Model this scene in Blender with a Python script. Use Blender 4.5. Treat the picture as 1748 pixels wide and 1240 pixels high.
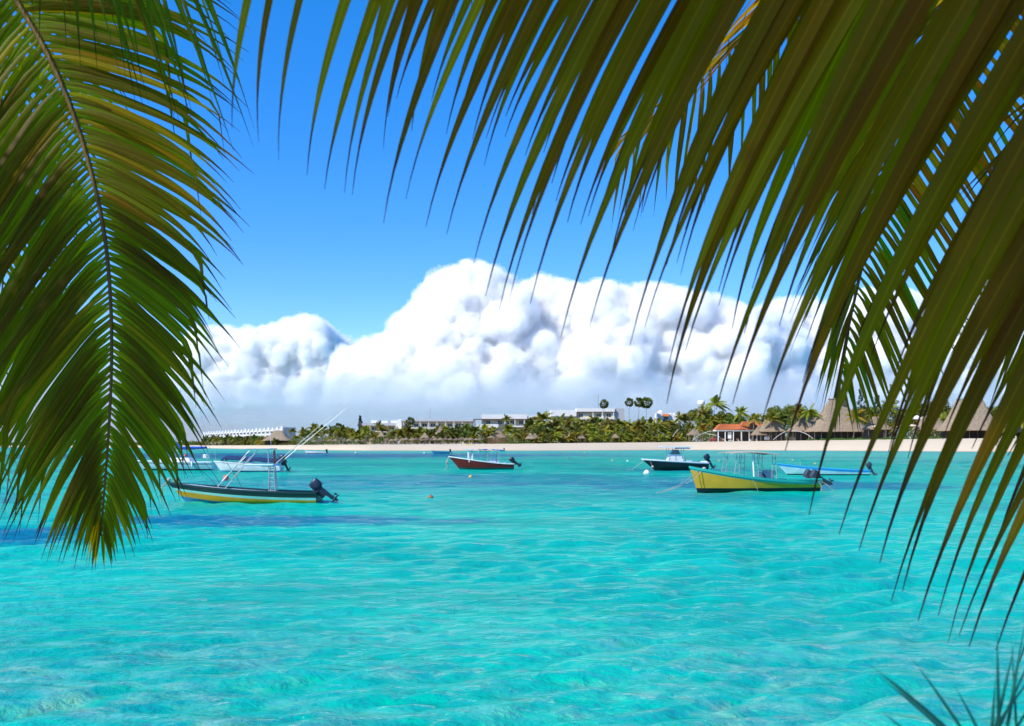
import bpy, bmesh, math, random
import numpy as np
from mathutils import Vector, Matrix, Euler

for o in list(bpy.data.objects):
    bpy.data.objects.remove(o, do_unlink=True)
scene = bpy.context.scene
COL = scene.collection
RNG = random.Random(7)
NP = np.random.RandomState(11)
F, CX, HY, CAMZ = 1700.0, 874.0, 760.0, 3.0      # focal length in photo pixels, centre, horizon row, eye height

# ------------------------------------------------------------------ camera
cam_d = bpy.data.cameras.new('camera')
cam = bpy.data.objects.new('camera', cam_d)
COL.objects.link(cam)
cam.location = (0, 0, CAMZ)
cam.rotation_euler = (math.radians(90), 0, 0)
cam_d.sensor_width = 36.0
cam_d.lens = 36.0 * F / 1748.0
cam_d.shift_y = (HY - 620.0) / 1748.0
cam_d.clip_start = 0.05
cam_d.clip_end = 60000
cam_d.dof.use_dof = True
cam_d.dof.focus_distance = 14.0
cam_d.dof.aperture_fstop = 9.0
scene.camera = cam

# ------------------------------------------------------------------ sun and sky
SUN_EL, SUN_AZ = math.radians(44), math.radians(-124)      # azimuth measured from +Y towards +X
SDIR = Vector((math.cos(SUN_EL) * math.sin(SUN_AZ), math.cos(SUN_EL) * math.cos(SUN_AZ), math.sin(SUN_EL)))
sun_d = bpy.data.lights.new('sun', 'SUN')
sun_d.energy = 3.9
sun_d.angle = math.radians(0.53)
sun_d.color = (1.0, 0.95, 0.86)
sun = bpy.data.objects.new('sun', sun_d)
COL.objects.link(sun)
sun.rotation_euler = SDIR.to_track_quat('Z', 'Y').to_euler()
sun.location = (0, 0, 40)

world = bpy.data.worlds.new('World')
scene.world = world
world.use_nodes = True
nt = world.node_tree
nt.nodes.clear()
w_out = nt.nodes.new('ShaderNodeOutputWorld')
w_bg = nt.nodes.new('ShaderNodeBackground')
w_sky = nt.nodes.new('ShaderNodeTexSky')
w_sky.sky_type = 'NISHITA'
w_sky.sun_disc = False
w_sky.sun_elevation = SUN_EL
w_sky.sun_rotation = SUN_AZ
w_sky.air_density = 1.0
w_sky.dust_density = 0.0
w_sky.altitude = 1500
w_sky.ozone_density = 2.2
w_hs = nt.nodes.new('ShaderNodeHueSaturation')
w_hs.inputs['Saturation'].default_value = 1.44
w_hs.inputs['Hue'].default_value = 0.514
w_hs.inputs['Value'].default_value = 1.1
w_bg.inputs['Strength'].default_value = 0.15
nt.links.new(w_sky.outputs[0], w_hs.inputs['Color'])
# thin low stratus haze: a soft bank of cloud all round the horizon
w_tc = nt.nodes.new('ShaderNodeTexCoord')
w_sep = nt.nodes.new('ShaderNodeSeparateXYZ')
nt.links.new(w_tc.outputs['Generated'], w_sep.inputs[0])
w_map = nt.nodes.new('ShaderNodeMapping')
w_map.inputs['Scale'].default_value = (5, 5, 22)
nt.links.new(w_tc.outputs['Generated'], w_map.inputs[0])
w_n = nt.nodes.new('ShaderNodeTexNoise')
w_n.inputs['Scale'].default_value = 1.4
w_n.inputs['Detail'].default_value = 6
w_n.inputs['Roughness'].default_value = 0.55
nt.links.new(w_map.outputs[0], w_n.inputs['Vector'])
w_h = nt.nodes.new('ShaderNodeMapRange')
w_h.inputs['From Min'].default_value = 0.015
w_h.inputs['From Max'].default_value = 0.15
w_h.inputs['To Min'].default_value = 0.62
w_h.inputs['To Max'].default_value = -0.45
nt.links.new(w_sep.outputs['Z'], w_h.inputs['Value'])
w_add = nt.nodes.new('ShaderNodeMath'); w_add.operation = 'ADD'
nt.links.new(w_n.outputs[0], w_add.inputs[0]); nt.links.new(w_h.outputs[0], w_add.inputs[1])
w_ms = nt.nodes.new('ShaderNodeMapRange'); w_ms.interpolation_type = 'SMOOTHSTEP'
w_ms.inputs['From Min'].default_value = 0.38
w_ms.inputs['From Max'].default_value = 1.0
w_ms.inputs['To Max'].default_value = 0.95
nt.links.new(w_add.outputs[0], w_ms.inputs['Value'])
w_mix = nt.nodes.new('ShaderNodeMix'); w_mix.data_type = 'RGBA'
nt.links.new(w_ms.outputs[0], w_mix.inputs[0])
w_even = nt.nodes.new('ShaderNodeMix'); w_even.data_type = 'RGBA'      # deep tropical azure evened out over the whole dome
w_even.inputs[0].default_value = 0.28
w_even.inputs[7].default_value = (0.28, 1.85, 4.7, 1)
nt.links.new(w_hs.outputs[0], w_even.inputs[6])
nt.links.new(w_even.outputs[2], w_mix.inputs[6])
w_mix.inputs[7].default_value = (1.75, 2.1, 2.75, 1)
nt.links.new(w_mix.outputs[2], w_bg.inputs['Color'])
nt.links.new(w_bg.outputs[0], w_out.inputs['Surface'])

scene.view_settings.view_transform = 'Standard'
scene.view_settings.look = 'None'
scene.view_settings.exposure = 0.6
scene.view_settings.gamma = 1.0
scene.view_settings.use_curve_mapping = False
scene.cycles.use_denoising = True
scene.cycles.max_bounces = 22
scene.cycles.use_adaptive_sampling = True
scene.cycles.adaptive_threshold = 0.02
scene.cycles.volume_bounces = 20
scene.cycles.diffuse_bounces = 3
scene.cycles.glossy_bounces = 3
scene.cycles.transparent_max_bounces = 24
scene.cycles.caustics_reflective = False
scene.cycles.caustics_refractive = False

# ------------------------------------------------------------------ helpers
def at(px, py, Y):
    return np.array([(px - CX) / F * Y, Y, CAMZ + (HY - py) / F * Y])

def on_water(px, py):
    Y = CAMZ * F / (py - HY)
    return np.array([(px - CX) / F * Y, Y, 0.0])

def tag(o, label=None, cat=None, group=None, kind=None):
    if label: o['label'] = label
    if cat: o['category'] = cat
    if group: o['group'] = group
    if kind: o['kind'] = kind
    return o

def empty(name, loc=(0, 0, 0), rz=0.0):
    o = bpy.data.objects.new(name, None)
    o.empty_display_size = 0.2
    COL.objects.link(o)
    o.location = loc
    o.rotation_euler = (0, 0, rz)
    return o

class MB:
    """collects polygons; build() links them as one mesh object"""
    def __init__(self):
        self.v, self.f, self.m, self.n = [], [], [], 0
    def add(self, verts, faces, mi=0):
        verts = np.asarray(verts, dtype=float).reshape(-1, 3)
        self.v.append(verts)
        for f in faces:
            self.f.append([i + self.n for i in f]); self.m.append(mi)
        self.n += len(verts)
        return self
    def box(self, c, s, mi=0, rot=None):
        c = np.asarray(c, float); h = np.asarray(s, float) / 2
        p = np.array([[x, y, z] for x in (-1, 1) for y in (-1, 1) for z in (-1, 1)], float) * h
        if rot is not None:
            p = p @ np.array(rot).T
        return self.add(p + c, [(0, 1, 3, 2), (4, 6, 7, 5), (0, 4, 5, 1), (2, 3, 7, 6), (0, 2, 6, 4), (1, 5, 7, 3)], mi)
    def box2(self, a, b, mi=0):
        a = np.minimum(a, b) if True else a
        return self.box((np.asarray(a, float) + np.asarray(b, float)) / 2, np.abs(np.asarray(b, float) - np.asarray(a, float)), mi)
    def bx(self, x0, x1, y0, y1, z0, z1, mi=0):
        return self.box(((x0 + x1) / 2, (y0 + y1) / 2, (z0 + z1) / 2), (abs(x1 - x0), abs(y1 - y0), abs(z1 - z0)), mi)
    def bevel_box(self, c, s, b, mi=0, rot=None, taper=1.0):
        """box with chamfered vertical and top edges: a stack of octagons"""
        c = np.asarray(c, float); hx, hy, hz = np.asarray(s, float) / 2
        rings = []
        for z, ins, k in ((-hz, b * .6, 1), (-hz + b, 0, 1), (hz - b, 0, taper), (hz, b, taper)):
            X, Y = (hx - ins) * k, (hy - ins) * k
            bb = b
            rings.append([(X, Y - bb, z), (X - bb, Y, z), (-X + bb, Y, z), (-X, Y - bb, z), (-X, -Y + bb, z), (-X + bb, -Y, z), (X - bb, -Y, z), (X, -Y + bb, z)])
        return self.loft([np.array(r) for r in rings], mi, closed=True, caps=True, rot=rot, off=c)
    def loft(self, rings, mi=0, closed=True, caps=False, rot=None, off=(0, 0, 0)):
        n = len(rings[0]); V = np.concatenate(rings)
        if rot is not None:
            V = V @ np.array(rot).T
        V = V + np.asarray(off, float)
        fs = []
        m = n if closed else n - 1
        for i in range(len(rings) - 1):
            for j in range(m):
                k = (j + 1) % n
                fs.append((i * n + j, i * n + k, (i + 1) * n + k, (i + 1) * n + j))
        if caps:
            fs.append(tuple(range(n))[::-1]); b = (len(rings) - 1) * n
            fs.append(tuple(range(b, b + n)))
        return self.add(V, fs, mi)
    def tube(self, pts, r, sides=6, mi=0, caps=True):
        pts = np.asarray(pts, float); n = len(pts)
        r = np.full(n, r) if np.isscalar(r) else np.asarray(r, float)
        T = np.gradient(pts, axis=0); T /= np.linalg.norm(T, axis=1, keepdims=True) + 1e-12
        ref = np.array([0, 0, 1.0]) if abs(T[0, 2]) < .9 else np.array([1.0, 0, 0])
        rings = []
        for i in range(n):
            a = np.cross(T[i], ref); 
            if np.linalg.norm(a) < 1e-4: a = np.cross(T[i], [0.3, 1, 0.2])
            a /= np.linalg.norm(a); b = np.cross(T[i], a); ref = np.cross(a, T[i])
            th = np.arange(sides) / sides * 2 * math.pi
            rings.append(pts[i] + r[i] * (np.outer(np.cos(th), a) + np.outer(np.sin(th), b)))
        return self.loft(rings, mi, True, caps)
    def lathe(self, prof, sides=12, mi=0, off=(0, 0, 0), rot=None):
        th = np.arange(sides) / sides * 2 * math.pi
        rings = [np.stack([r * np.cos(th), r * np.sin(th), np.full(sides, z)], 1) for r, z in prof]
        return self.loft(rings, mi, True, True, rot, off)
    def mesh(self, name, mats, smooth=False):
        me = bpy.data.meshes.new(name)
        V = np.concatenate(self.v) if self.v else np.zeros((0, 3))
        me.from_pydata(V.tolist(), [], self.f)
        for m in (mats if isinstance(mats, (list, tuple)) else [mats]):
            me.materials.append(m)
        if len(set(self.m)) > 1:
            me.polygons.foreach_set('material_index', self.m)
        if smooth:
            me.polygons.foreach_set('use_smooth', [True] * len(me.polygons))
        me.update()
        return me
    def build(self, name, mats, parent=None, smooth=False, loc=None):
        o = bpy.data.objects.new(name, self.mesh(name, mats, smooth))
        COL.objects.link(o)
        if parent is not None: o.parent = parent
        if loc is not None: o.location = loc
        return o

def link_mesh(name, me, parent=None, loc=None, rot=None, scale=None):
    o = bpy.data.objects.new(name, me)
    COL.objects.link(o)
    if parent is not None: o.parent = parent
    if loc is not None: o.location = loc
    if rot is not None: o.rotation_euler = rot
    if scale is not None: o.scale = scale
    return o

def fast_mesh(name, V, Q, mats, smooth=False, mi=None):
    """V (n,3), Q (m,3|4) arrays"""
    me = bpy.data.meshes.new(name)
    V = np.asarray(V, np.float32); Q = np.asarray(Q, np.int32)
    k = Q.shape[1]
    me.vertices.add(len(V)); me.vertices.foreach_set('co', V.ravel())
    me.loops.add(Q.size); me.loops.foreach_set('vertex_index', Q.ravel())
    me.polygons.add(len(Q)); me.polygons.foreach_set('loop_start', np.arange(0, Q.size, k, dtype=np.int32))
    for m in (mats if isinstance(mats, (list, tuple)) else [mats]): me.materials.append(m)
    if mi is not None: me.polygons.foreach_set('material_index', np.asarray(mi, np.int32))
    if smooth: me.polygons.foreach_set('use_smooth', np.ones(len(Q), bool))
    me.update(calc_edges=True); me.validate()
    return me

def rotm(ax, ang):
    return np.array(Matrix.Rotation(ang, 3, ax))

def spline(pts, n):
    """Catmull-Rom through the points, resampled evenly"""
    P = np.asarray(pts, float); P = np.vstack([2 * P[0] - P[1], P, 2 * P[-1] - P[-2]])
    out = []
    for i in range(1, len(P) - 2):
        t = np.linspace(0, 1, 24, endpoint=False)[:, None]
        a, b, c, d = P[i - 1], P[i], P[i + 1], P[i + 2]
        out.append(.5 * (2 * b + (c - a) * t + (2 * a - 5 * b + 4 * c - d) * t ** 2 + (3 * b - a - 3 * c + d) * t ** 3))
    out.append(P[-2][None]); C = np.concatenate(out)
    s = np.concatenate([[0], np.cumsum(np.linalg.norm(np.diff(C, axis=0), axis=1))])
    q = np.linspace(0, s[-1], n)
    return np.stack([np.interp(q, s, C[:, k]) for k in range(C.shape[1])], 1)

# ------------------------------------------------------------------ materials
MATS = {}
def mat(name, col, rough=0.6, var=0.12, scale=6.0, bump=0.0, bscale=None, spec=0.4, metal=0.0, rnd=0.0, stretch=None, wear=None):
    if name in MATS: return MATS[name]
    m = bpy.data.materials.new(name); m.use_nodes = True
    t = m.node_tree; p = t.nodes['Principled BSDF']
    p.inputs['Roughness'].default_value = rough
    p.inputs['Metallic'].default_value = metal
    p.inputs['Specular IOR Level'].default_value = spec
    tc = t.nodes.new('ShaderNodeTexCoord')
    vec = tc.outputs['Object']
    if stretch:
        mp = t.nodes.new('ShaderNodeMapping'); mp.inputs['Scale'].default_value = stretch
        t.links.new(vec, mp.inputs[0]); vec = mp.outputs[0]
    n = t.nodes.new('ShaderNodeTexNoise'); n.inputs['Scale'].default_value = scale
    n.inputs['Detail'].default_value = 5; n.inputs['Roughness'].default_value = 0.6
    t.links.new(vec, n.inputs['Vector'])
    mx = t.nodes.new('ShaderNodeMix'); mx.data_type = 'RGBA'
    c = np.array(col[:3])
    mx.inputs[6].default_value = (*np.clip(c * (1 - var), 0, 1), 1)
    mx.inputs[7].default_value = (*np.clip(c * (1 + var), 0, 1), 1)
    rm = t.nodes.new('ShaderNodeMapRange'); rm.inputs['From Min'].default_value = .3; rm.inputs['From Max'].default_value = .7
    t.links.new(n.outputs[0], rm.inputs['Value']); t.links.new(rm.outputs[0], mx.inputs[0])
    res = mx.outputs[2]
    if rnd:
        oi = t.nodes.new('ShaderNodeObjectInfo'); hs = t.nodes.new('ShaderNodeHueSaturation')
        r1 = t.nodes.new('ShaderNodeMapRange'); r1.inputs['To Min'].default_value = 1 - rnd; r1.inputs['To Max'].default_value = 1 + rnd
        r2 = t.nodes.new('ShaderNodeMapRange'); r2.inputs['To Min'].default_value = .5 - rnd * .09; r2.inputs['To Max'].default_value = .5 + rnd * .05
        t.links.new(oi.outputs['Random'], r1.inputs['Value']); t.links.new(oi.outputs['Random'], r2.inputs['Value'])
        t.links.new(r1.outputs[0], hs.inputs['Value']); t.links.new(r2.outputs[0], hs.inputs['Hue'])
        t.links.new(res, hs.inputs['Color']); res = hs.outputs[0]
    if wear:
        wn = t.nodes.new('ShaderNodeTexNoise'); wn.inputs['Scale'].default_value = wear[1]; wn.inputs['Detail'].default_value = 8
        wn.inputs['Roughness'].default_value = .7
        t.links.new(tc.outputs['Object'], wn.inputs['Vector'])
        wr = t.nodes.new('ShaderNodeMapRange'); wr.inputs['From Min'].default_value = wear[2]; wr.inputs['From Max'].default_value = wear[2] + .06
        wr.inputs['To Max'].default_value = wear[3] if len(wear) > 3 else .8
        t.links.new(wn.outputs[0], wr.inputs['Value'])
        wm = t.nodes.new('ShaderNodeMix'); wm.data_type = 'RGBA'; wm.inputs[7].default_value = (*wear[0], 1)
        t.links.new(wr.outputs[0], wm.inputs[0]); t.links.new(res, wm.inputs[6]); res = wm.outputs[2]
    t.links.new(res, p.inputs['Base Color'])
    if bump:
        bn = t.nodes.new('ShaderNodeTexNoise'); bn.inputs['Scale'].default_value = bscale or scale * 3; bn.inputs['Detail'].default_value = 4
        t.links.new(vec, bn.inputs['Vector'])
        b = t.nodes.new('ShaderNodeBump'); b.inputs['Strength'].default_value = bump; b.inputs['Distance'].default_value = .05
        t.links.new(bn.outputs[0], b.inputs['Height']); t.links.new(b.outputs[0], p.inputs['Normal'])
    MATS[name] = m
    return m

def leaf_mat(name, green, glow, tip=None, tmix=0.4, rnd=0.25, rough=0.45, spec=0.3):
    """leaf with light shining through it; dry brown tip by the 'along' attribute"""
    if name in MATS: return MATS[name]
    m = bpy.data.materials.new(name); m.use_nodes = True
    t = m.node_tree; p = t.nodes['Principled BSDF']; out = t.nodes['Material Output']
    p.inputs['Roughness'].default_value = rough; p.inputs['Specular IOR Level'].default_value = spec
    oi = t.nodes.new('ShaderNodeObjectInfo')
    tc = t.nodes.new('ShaderNodeTexCoord')
    n = t.nodes.new('ShaderNodeTexNoise'); n.inputs['Scale'].default_value = 9; n.inputs['Detail'].default_value = 4
    t.links.new(tc.outputs['Object'], n.inputs['Vector'])
    ad = t.nodes.new('ShaderNodeMath'); ad.operation = 'ADD'
    t.links.new(oi.outputs['Random'], ad.inputs[0]); t.links.new(n.outputs[0], ad.inputs[1])
    r1 = t.nodes.new('ShaderNodeMapRange'); r1.inputs['From Max'].default_value = 2
    r1.inputs['To Min'].default_value = 1 - rnd * 1.6; r1.inputs['To Max'].default_value = 1 + rnd * 1.6
    r2 = t.nodes.new('ShaderNodeMapRange'); r2.inputs['From Max'].default_value = 1.0
    r2.inputs['To Min'].default_value = .5 - .03 * rnd / .25; r2.inputs['To Max'].default_value = .5 + .025
    t.links.new(ad.outputs[0], r1.inputs['Value']); t.links.new(oi.outputs['Random'], r2.inputs['Value'])
    ac = t.nodes.new('ShaderNodeAttribute'); ac.attribute_name = 'across'
    vs = t.nodes.new('ShaderNodeMath'); vs.operation = 'SINE'; vm = t.nodes.new('ShaderNodeMath'); vm.operation = 'MULTIPLY'; vm.inputs[1].default_value = 55
    t.links.new(ac.outputs['Fac'], vm.inputs[0]); t.links.new(vm.outputs[0], vs.inputs[0])
    v2 = t.nodes.new('ShaderNodeMath'); v2.operation = 'MULTIPLY_ADD'; v2.inputs[1].default_value = .07; v2.inputs[2].default_value = 1.0; t.links.new(vs.outputs[0], v2.inputs[0])
    rb = t.nodes.new('ShaderNodeMapRange'); rb.inputs['From Min'].default_value = .86; rb.inputs['From Max'].default_value = .96; rb.inputs['To Max'].default_value = .55; t.links.new(ac.outputs['Fac'], rb.inputs['Value'])
    va = t.nodes.new('ShaderNodeMath'); va.operation = 'ADD'; t.links.new(v2.outputs[0], va.inputs[0]); t.links.new(rb.outputs[0], va.inputs[1])
    vv = t.nodes.new('ShaderNodeMath'); vv.operation = 'MULTIPLY'; t.links.new(va.outputs[0], vv.inputs[0]); t.links.new(r1.outputs[0], vv.inputs[1])
    def chain(col):
        hs = t.nodes.new('ShaderNodeHueSaturation'); hs.inputs['Color'].default_value = (*col, 1)
        t.links.new(vv.outputs[0], hs.inputs['Value']); t.links.new(r2.outputs[0], hs.inputs['Hue'])
        res = hs.outputs[0]
        if tip:
            at_ = t.nodes.new('ShaderNodeAttribute'); at_.attribute_name = 'along'
            mr = t.nodes.new('ShaderNodeMapRange'); mr.inputs['From Min'].default_value = .80; mr.inputs['From Max'].default_value = .9
            t.links.new(at_.outputs['Fac'], mr.inputs['Value'])
            mx = t.nodes.new('ShaderNodeMix'); mx.data_type = 'RGBA'
            t.links.new(mr.outputs[0], mx.inputs[0]); t.links.new(res, mx.inputs[6]); mx.inputs[7].default_value = (*tip, 1); res = mx.outputs[2]
            # brown spots where the blade is dying
            sp = t.nodes.new('ShaderNodeTexNoise'); sp.inputs['Scale'].default_value = 5; sp.inputs['Detail'].default_value = 3
            t.links.new(tc.outputs['Object'], sp.inputs['Vector'])
            sr = t.nodes.new('ShaderNodeMapRange'); sr.inputs['From Min'].default_value = .66; sr.inputs['From Max'].default_value = .74; sr.inputs['To Max'].default_value = .8
            t.links.new(sp.outputs[0], sr.inputs['Value'])
            m2 = t.nodes.new('ShaderNodeMix'); m2.data_type = 'RGBA'
            t.links.new(sr.outputs[0], m2.inputs[0]); t.links.new(res, m2.inputs[6]); m2.inputs[7].default_value = (.22, .10, .008, 1); res = m2.outputs[2]
        return res
    t.links.new(chain(green), p.inputs['Base Color'])
    tr = t.nodes.new('ShaderNodeBsdfTranslucent'); t.links.new(chain(glow), tr.inputs['Color'])
    mx = t.nodes.new('ShaderNodeMixShader'); mx.inputs[0].default_value = tmix
    t.links.new(p.outputs[0], mx.inputs[1]); t.links.new(tr.outputs[0], mx.inputs[2]); t.links.new(mx.outputs[0], out.inputs['Surface'])
    MATS[name] = m
    return m

# ------------------------------------------------------------------ shoreline
_wx = [-1400, -300, 0, 200, 350, 500, 620, 750, 900, 1030, 1160, 1400, 1748, 2200, 3400]
_wy = [763.0, 763.4, 763.8, 764.4, 765.5, 768.0, 769.8, 769.8, 769.8, 769.3, 768.6, 769.7, 772.0, 775, 782]
_bx = [-1400, 0, 360, 500, 620, 900, 1030, 1160, 1400, 1640, 1748, 2200, 3400]
_by = [761.5, 761.5, 760.8, 760.2, 759.3, 757.6, 756.2, 754.9, 752.0, 748.8, 748.2, 747, 745]
def shoreY(px): return CAMZ * F / (np.interp(px, _wx, _wy) - HY)
def backz(px): return CAMZ + (HY - np.interp(px, _bx, _by)) / F * (shoreY(px) + 45)
def ground(px, d):
    """point on the land d metres behind the waterline on the sight line px"""
    Y = shoreY(px) + d
    k = np.clip(d / 45.0, -1, 1)
    z = backz(px) * (k if k < 0 else math.sin(k * math.pi / 2) ** 0.9)
    return np.array([(px - CX) / F * Y, Y, z if d <= 45 else backz(px) + (d - 45) * 0.004])

# ================================================================== SETTING
# ------------------------------------------------------------------ sea
def sea_material():
    m = bpy.data.materials.new('sea_water'); m.use_nodes = True
    t = m.node_tree; p = t.nodes['Principled BSDF']; L = t.links.new
    g = t.nodes.new('ShaderNodeNewGeometry'); sep = t.nodes.new('ShaderNodeSeparateXYZ'); L(g.outputs['Position'], sep.inputs[0])
    def math_(op, a, b=None, clamp=False):
        n = t.nodes.new('ShaderNodeMath'); n.operation = op; n.use_clamp = clamp
        for i, v in enumerate((a, b)):
            if v is None: continue
            if isinstance(v, (int, float)): n.inputs[i].default_value = v
            else: L(v, n.inputs[i])
        return n.outputs[0]
    def noise(scale, detail=4, rough=.55, stretch=(1, 1, 1), off=(0, 0, 0)):
        mp = t.nodes.new('ShaderNodeMapping'); mp.inputs['Scale'].default_value = stretch; mp.inputs['Location'].default_value = off
        L(g.outputs['Position'], mp.inputs[0])
        n = t.nodes.new('ShaderNodeTexNoise'); n.inputs['Scale'].default_value = scale; n.inputs['Detail'].default_value = detail
        n.inputs['Roughness'].default_value = rough; L(mp.outputs[0], n.inputs['Vector']); return n.outputs[0]
    def ramp(v, a, b, lo=0., hi=1.):
        r = t.nodes.new('ShaderNodeMapRange'); r.interpolation_type = 'SMOOTHSTEP'
        for k, x in zip(('From Min', 'From Max', 'To Min', 'To Max'), (a, b, lo, hi)): r.inputs[k].default_value = x
        L(v, r.inputs['Value']); return r.outputs[0]
    def mix(f, a, b):
        n = t.nodes.new('ShaderNodeMix'); n.data_type = 'RGBA'
        if isinstance(f, float): n.inputs[0].default_value = f
        else: L(f, n.inputs[0])
        for i, c in ((6, a), (7, b)):
            if isinstance(c, tuple): n.inputs[i].default_value = (*c, 1)
            else: L(c, n.inputs[i])
        return n.outputs[2]
    Y = sep.outputs['Y']; X = sep.outputs['X']
    # white sand seen through water: brighter and greener where it is shallow
    c = mix(ramp(noise(.11, 3), .38, .62), (.0, .375, .262), (.0, .475, .322))
    # deeper water and seagrass beds further out
    deep = mix(ramp(noise(.05, 5, .6, (.55, 1, 1)), .42, .6), (.0, .30, .27), (.002, .16, .225))
    c = mix(math_('MULTIPLY', ramp(noise(.022, 4, .6, (.6, 1, 1), (3, 9, 0)), .47, .60), ramp(Y, 40, 70, 0., .7)), c, deep)
    # seagrass beds at known places
    wob = math_('MULTIPLY', math_('SUBTRACT', noise(.22, 5, .65), .5), 1.7)
    for (bx, by, rx, ry, k) in ((-19, 33, 8.0, 4.5, .9), (-10.5, 39.5, 9, 3.2, .8), (-34, 55, 9, 7, .5), (20, 74, 16, 10, .75), (-2, 88, 26, 17, .55), (-70, 300, 110, 95, .95), (26, 47, 6, 4, .35)):
        dx = math_('DIVIDE', math_('SUBTRACT', X, float(bx)), float(rx)); dy = math_('DIVIDE', math_('SUBTRACT', Y, float(by)), float(ry))
        r = math_('SQRT', math_('ADD', math_('MULTIPLY', dx, dx), math_('MULTIPLY', dy, dy)))
        c = mix(ramp(math_('ADD', r, wob), .5, 1.15, k, 0.), c, (.0, .12, .22))
    # bright shallows along the beach
    c = mix(math_('MULTIPLY', ramp(Y, 250, 440, 0., .55), ramp(noise(.03, 4), .35, .6)), c, (.02, .42, .40))
    # pale rock and sand just under the surface close in
    rock = mix(ramp(noise(1.4, 7, .68, (1, 1.6, 1)), .42, .66), (.0, .29, .25), (.30, .47, .33))
    shal = math_('MULTIPLY', ramp(Y, 11.5, 19, 1., 0.), ramp(noise(.33, 5, .6, (1, 1.5, 1), (5, 2, 0)), .43, .62))
    c = mix(math_('MULTIPLY', shal, .6), c, rock)
    # milky swirl of stirred sand
    milk = math_('MULTIPLY', ramp(Y, 12, 26, .8, 0.), ramp(noise(.55, 6, .62, (1, 2.2, 1), (1, 4, 0)), .5, .72))
    c = mix(math_('MULTIPLY', milk, .4), c, (.26, .56, .45))
    # light from the water body, and the sky mirrored in its skin
    # ripples
    b1 = noise(1.15, 5, .6, (1, 1.55, 1)); b2 = noise(4.2, 3, .55, (1, 1.35, 1), (9, 1, 0)); b3 = noise(.32, 3, .5, (1, 1.7, 1), (2, 7, 0))
    h = math_('ADD', math_('ADD', math_('MULTIPLY', b1, .62), math_('MULTIPLY', b2, .09)), math_('MULTIPLY', b3, .8))
    h = math_('MULTIPLY', h, ramp(Y, 35, 160, 1., 2.6))
    bp = t.nodes.new('ShaderNodeBump'); bp.inputs['Strength'].default_value = 1.0; bp.inputs['Distance'].default_value = .34
    L(h, bp.inputs['Height'])
    df = t.nodes.new('ShaderNodeBsdfDiffuse'); gl = t.nodes.new('ShaderNodeBsdfGlossy'); fr = t.nodes.new('ShaderNodeFresnel'); mx = t.nodes.new('ShaderNodeMixShader')
    gl.inputs['Roughness'].default_value = .05; fr.inputs['IOR'].default_value = 1.33
    L(c, df.inputs['Color'])
    for n in (df, gl, fr): L(bp.outputs[0], n.inputs['Normal'])
    L(math_('MULTIPLY', fr.outputs[0], .30), mx.inputs[0]); L(df.outputs[0], mx.inputs[1]); L(gl.outputs[0], mx.inputs[2])
    t.nodes.remove(p); L(mx.outputs[0], t.nodes['Material Output'].inputs['Surface'])
    return m

def build_sea():
    ang = np.radians(np.concatenate([np.linspace(-80, -33, 70, endpoint=False), np.linspace(-33, 33, 460), np.linspace(33, 80, 71)[1:]]))
    r = [2.0]
    while r[-1] < 14000:
        q = r[-1]; r.append(q * (1.0043 if q < 110 else 1.02 if q < 900 else 1.1))
    r = np.array(r)
    R, A = np.meshgrid(r, ang, indexing='ij')
    X, Y = R * np.sin(A), R * np.cos(A)
    Z = np.zeros_like(X); DX = np.zeros_like(X); DY = np.zeros_like(X)
    rs = np.random.RandomState(5)
    sp = R * .0044
    for i in range(100):
        lam = .30 * (6.0 / .30) ** (rs.rand() ** 1.35)
        th = math.radians(-62 + rs.randn() * 24)           # waves run towards the camera and to the right
        kx, ky = math.cos(th) * 2 * math.pi / lam, math.sin(th) * 2 * math.pi / lam
        amp = lam * .0058 * (1.3 if lam < 1.4 else .85 if lam < 2.6 else .36) * (.6 + .8 * rs.rand())
        ph = rs.rand() * 6.28 + .6 * np.sin(X * .11 + rs.rand() * 6) + .6 * np.sin(Y * .13 + rs.rand() * 6)
        fade = np.clip((lam / sp - 3) / 4, 0, 1)
        a = kx * X + ky * Y + ph
        s = np.sin(a); c_ = np.cos(a)
        Z += amp * fade * s
        DX += -amp * .8 * fade * c_ * math.cos(th); DY += -amp * .8 * fade * c_ * math.sin(th)
    # the swell keeps groups: stronger and weaker patches
    grp = .75 + .45 * np.sin(X * .21 + Y * .13) * np.sin(Y * .17 - X * .05 + 1)
    Z *= grp
    V = np.stack([X + DX, Y + DY, Z], -1).reshape(-1, 3)
    nr, na = R.shape
    I = np.arange(nr * na).reshape(nr, na)
    Q = np.stack([I[:-1, :-1], I[:-1, 1:], I[1:, 1:], I[1:, :-1]], -1).reshape(-1, 4)[:, ::-1]
    o = link_mesh('sea', fast_mesh('sea', V, Q, sea_material(), smooth=True))
    tag(o, kind='structure')
build_sea()

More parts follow.
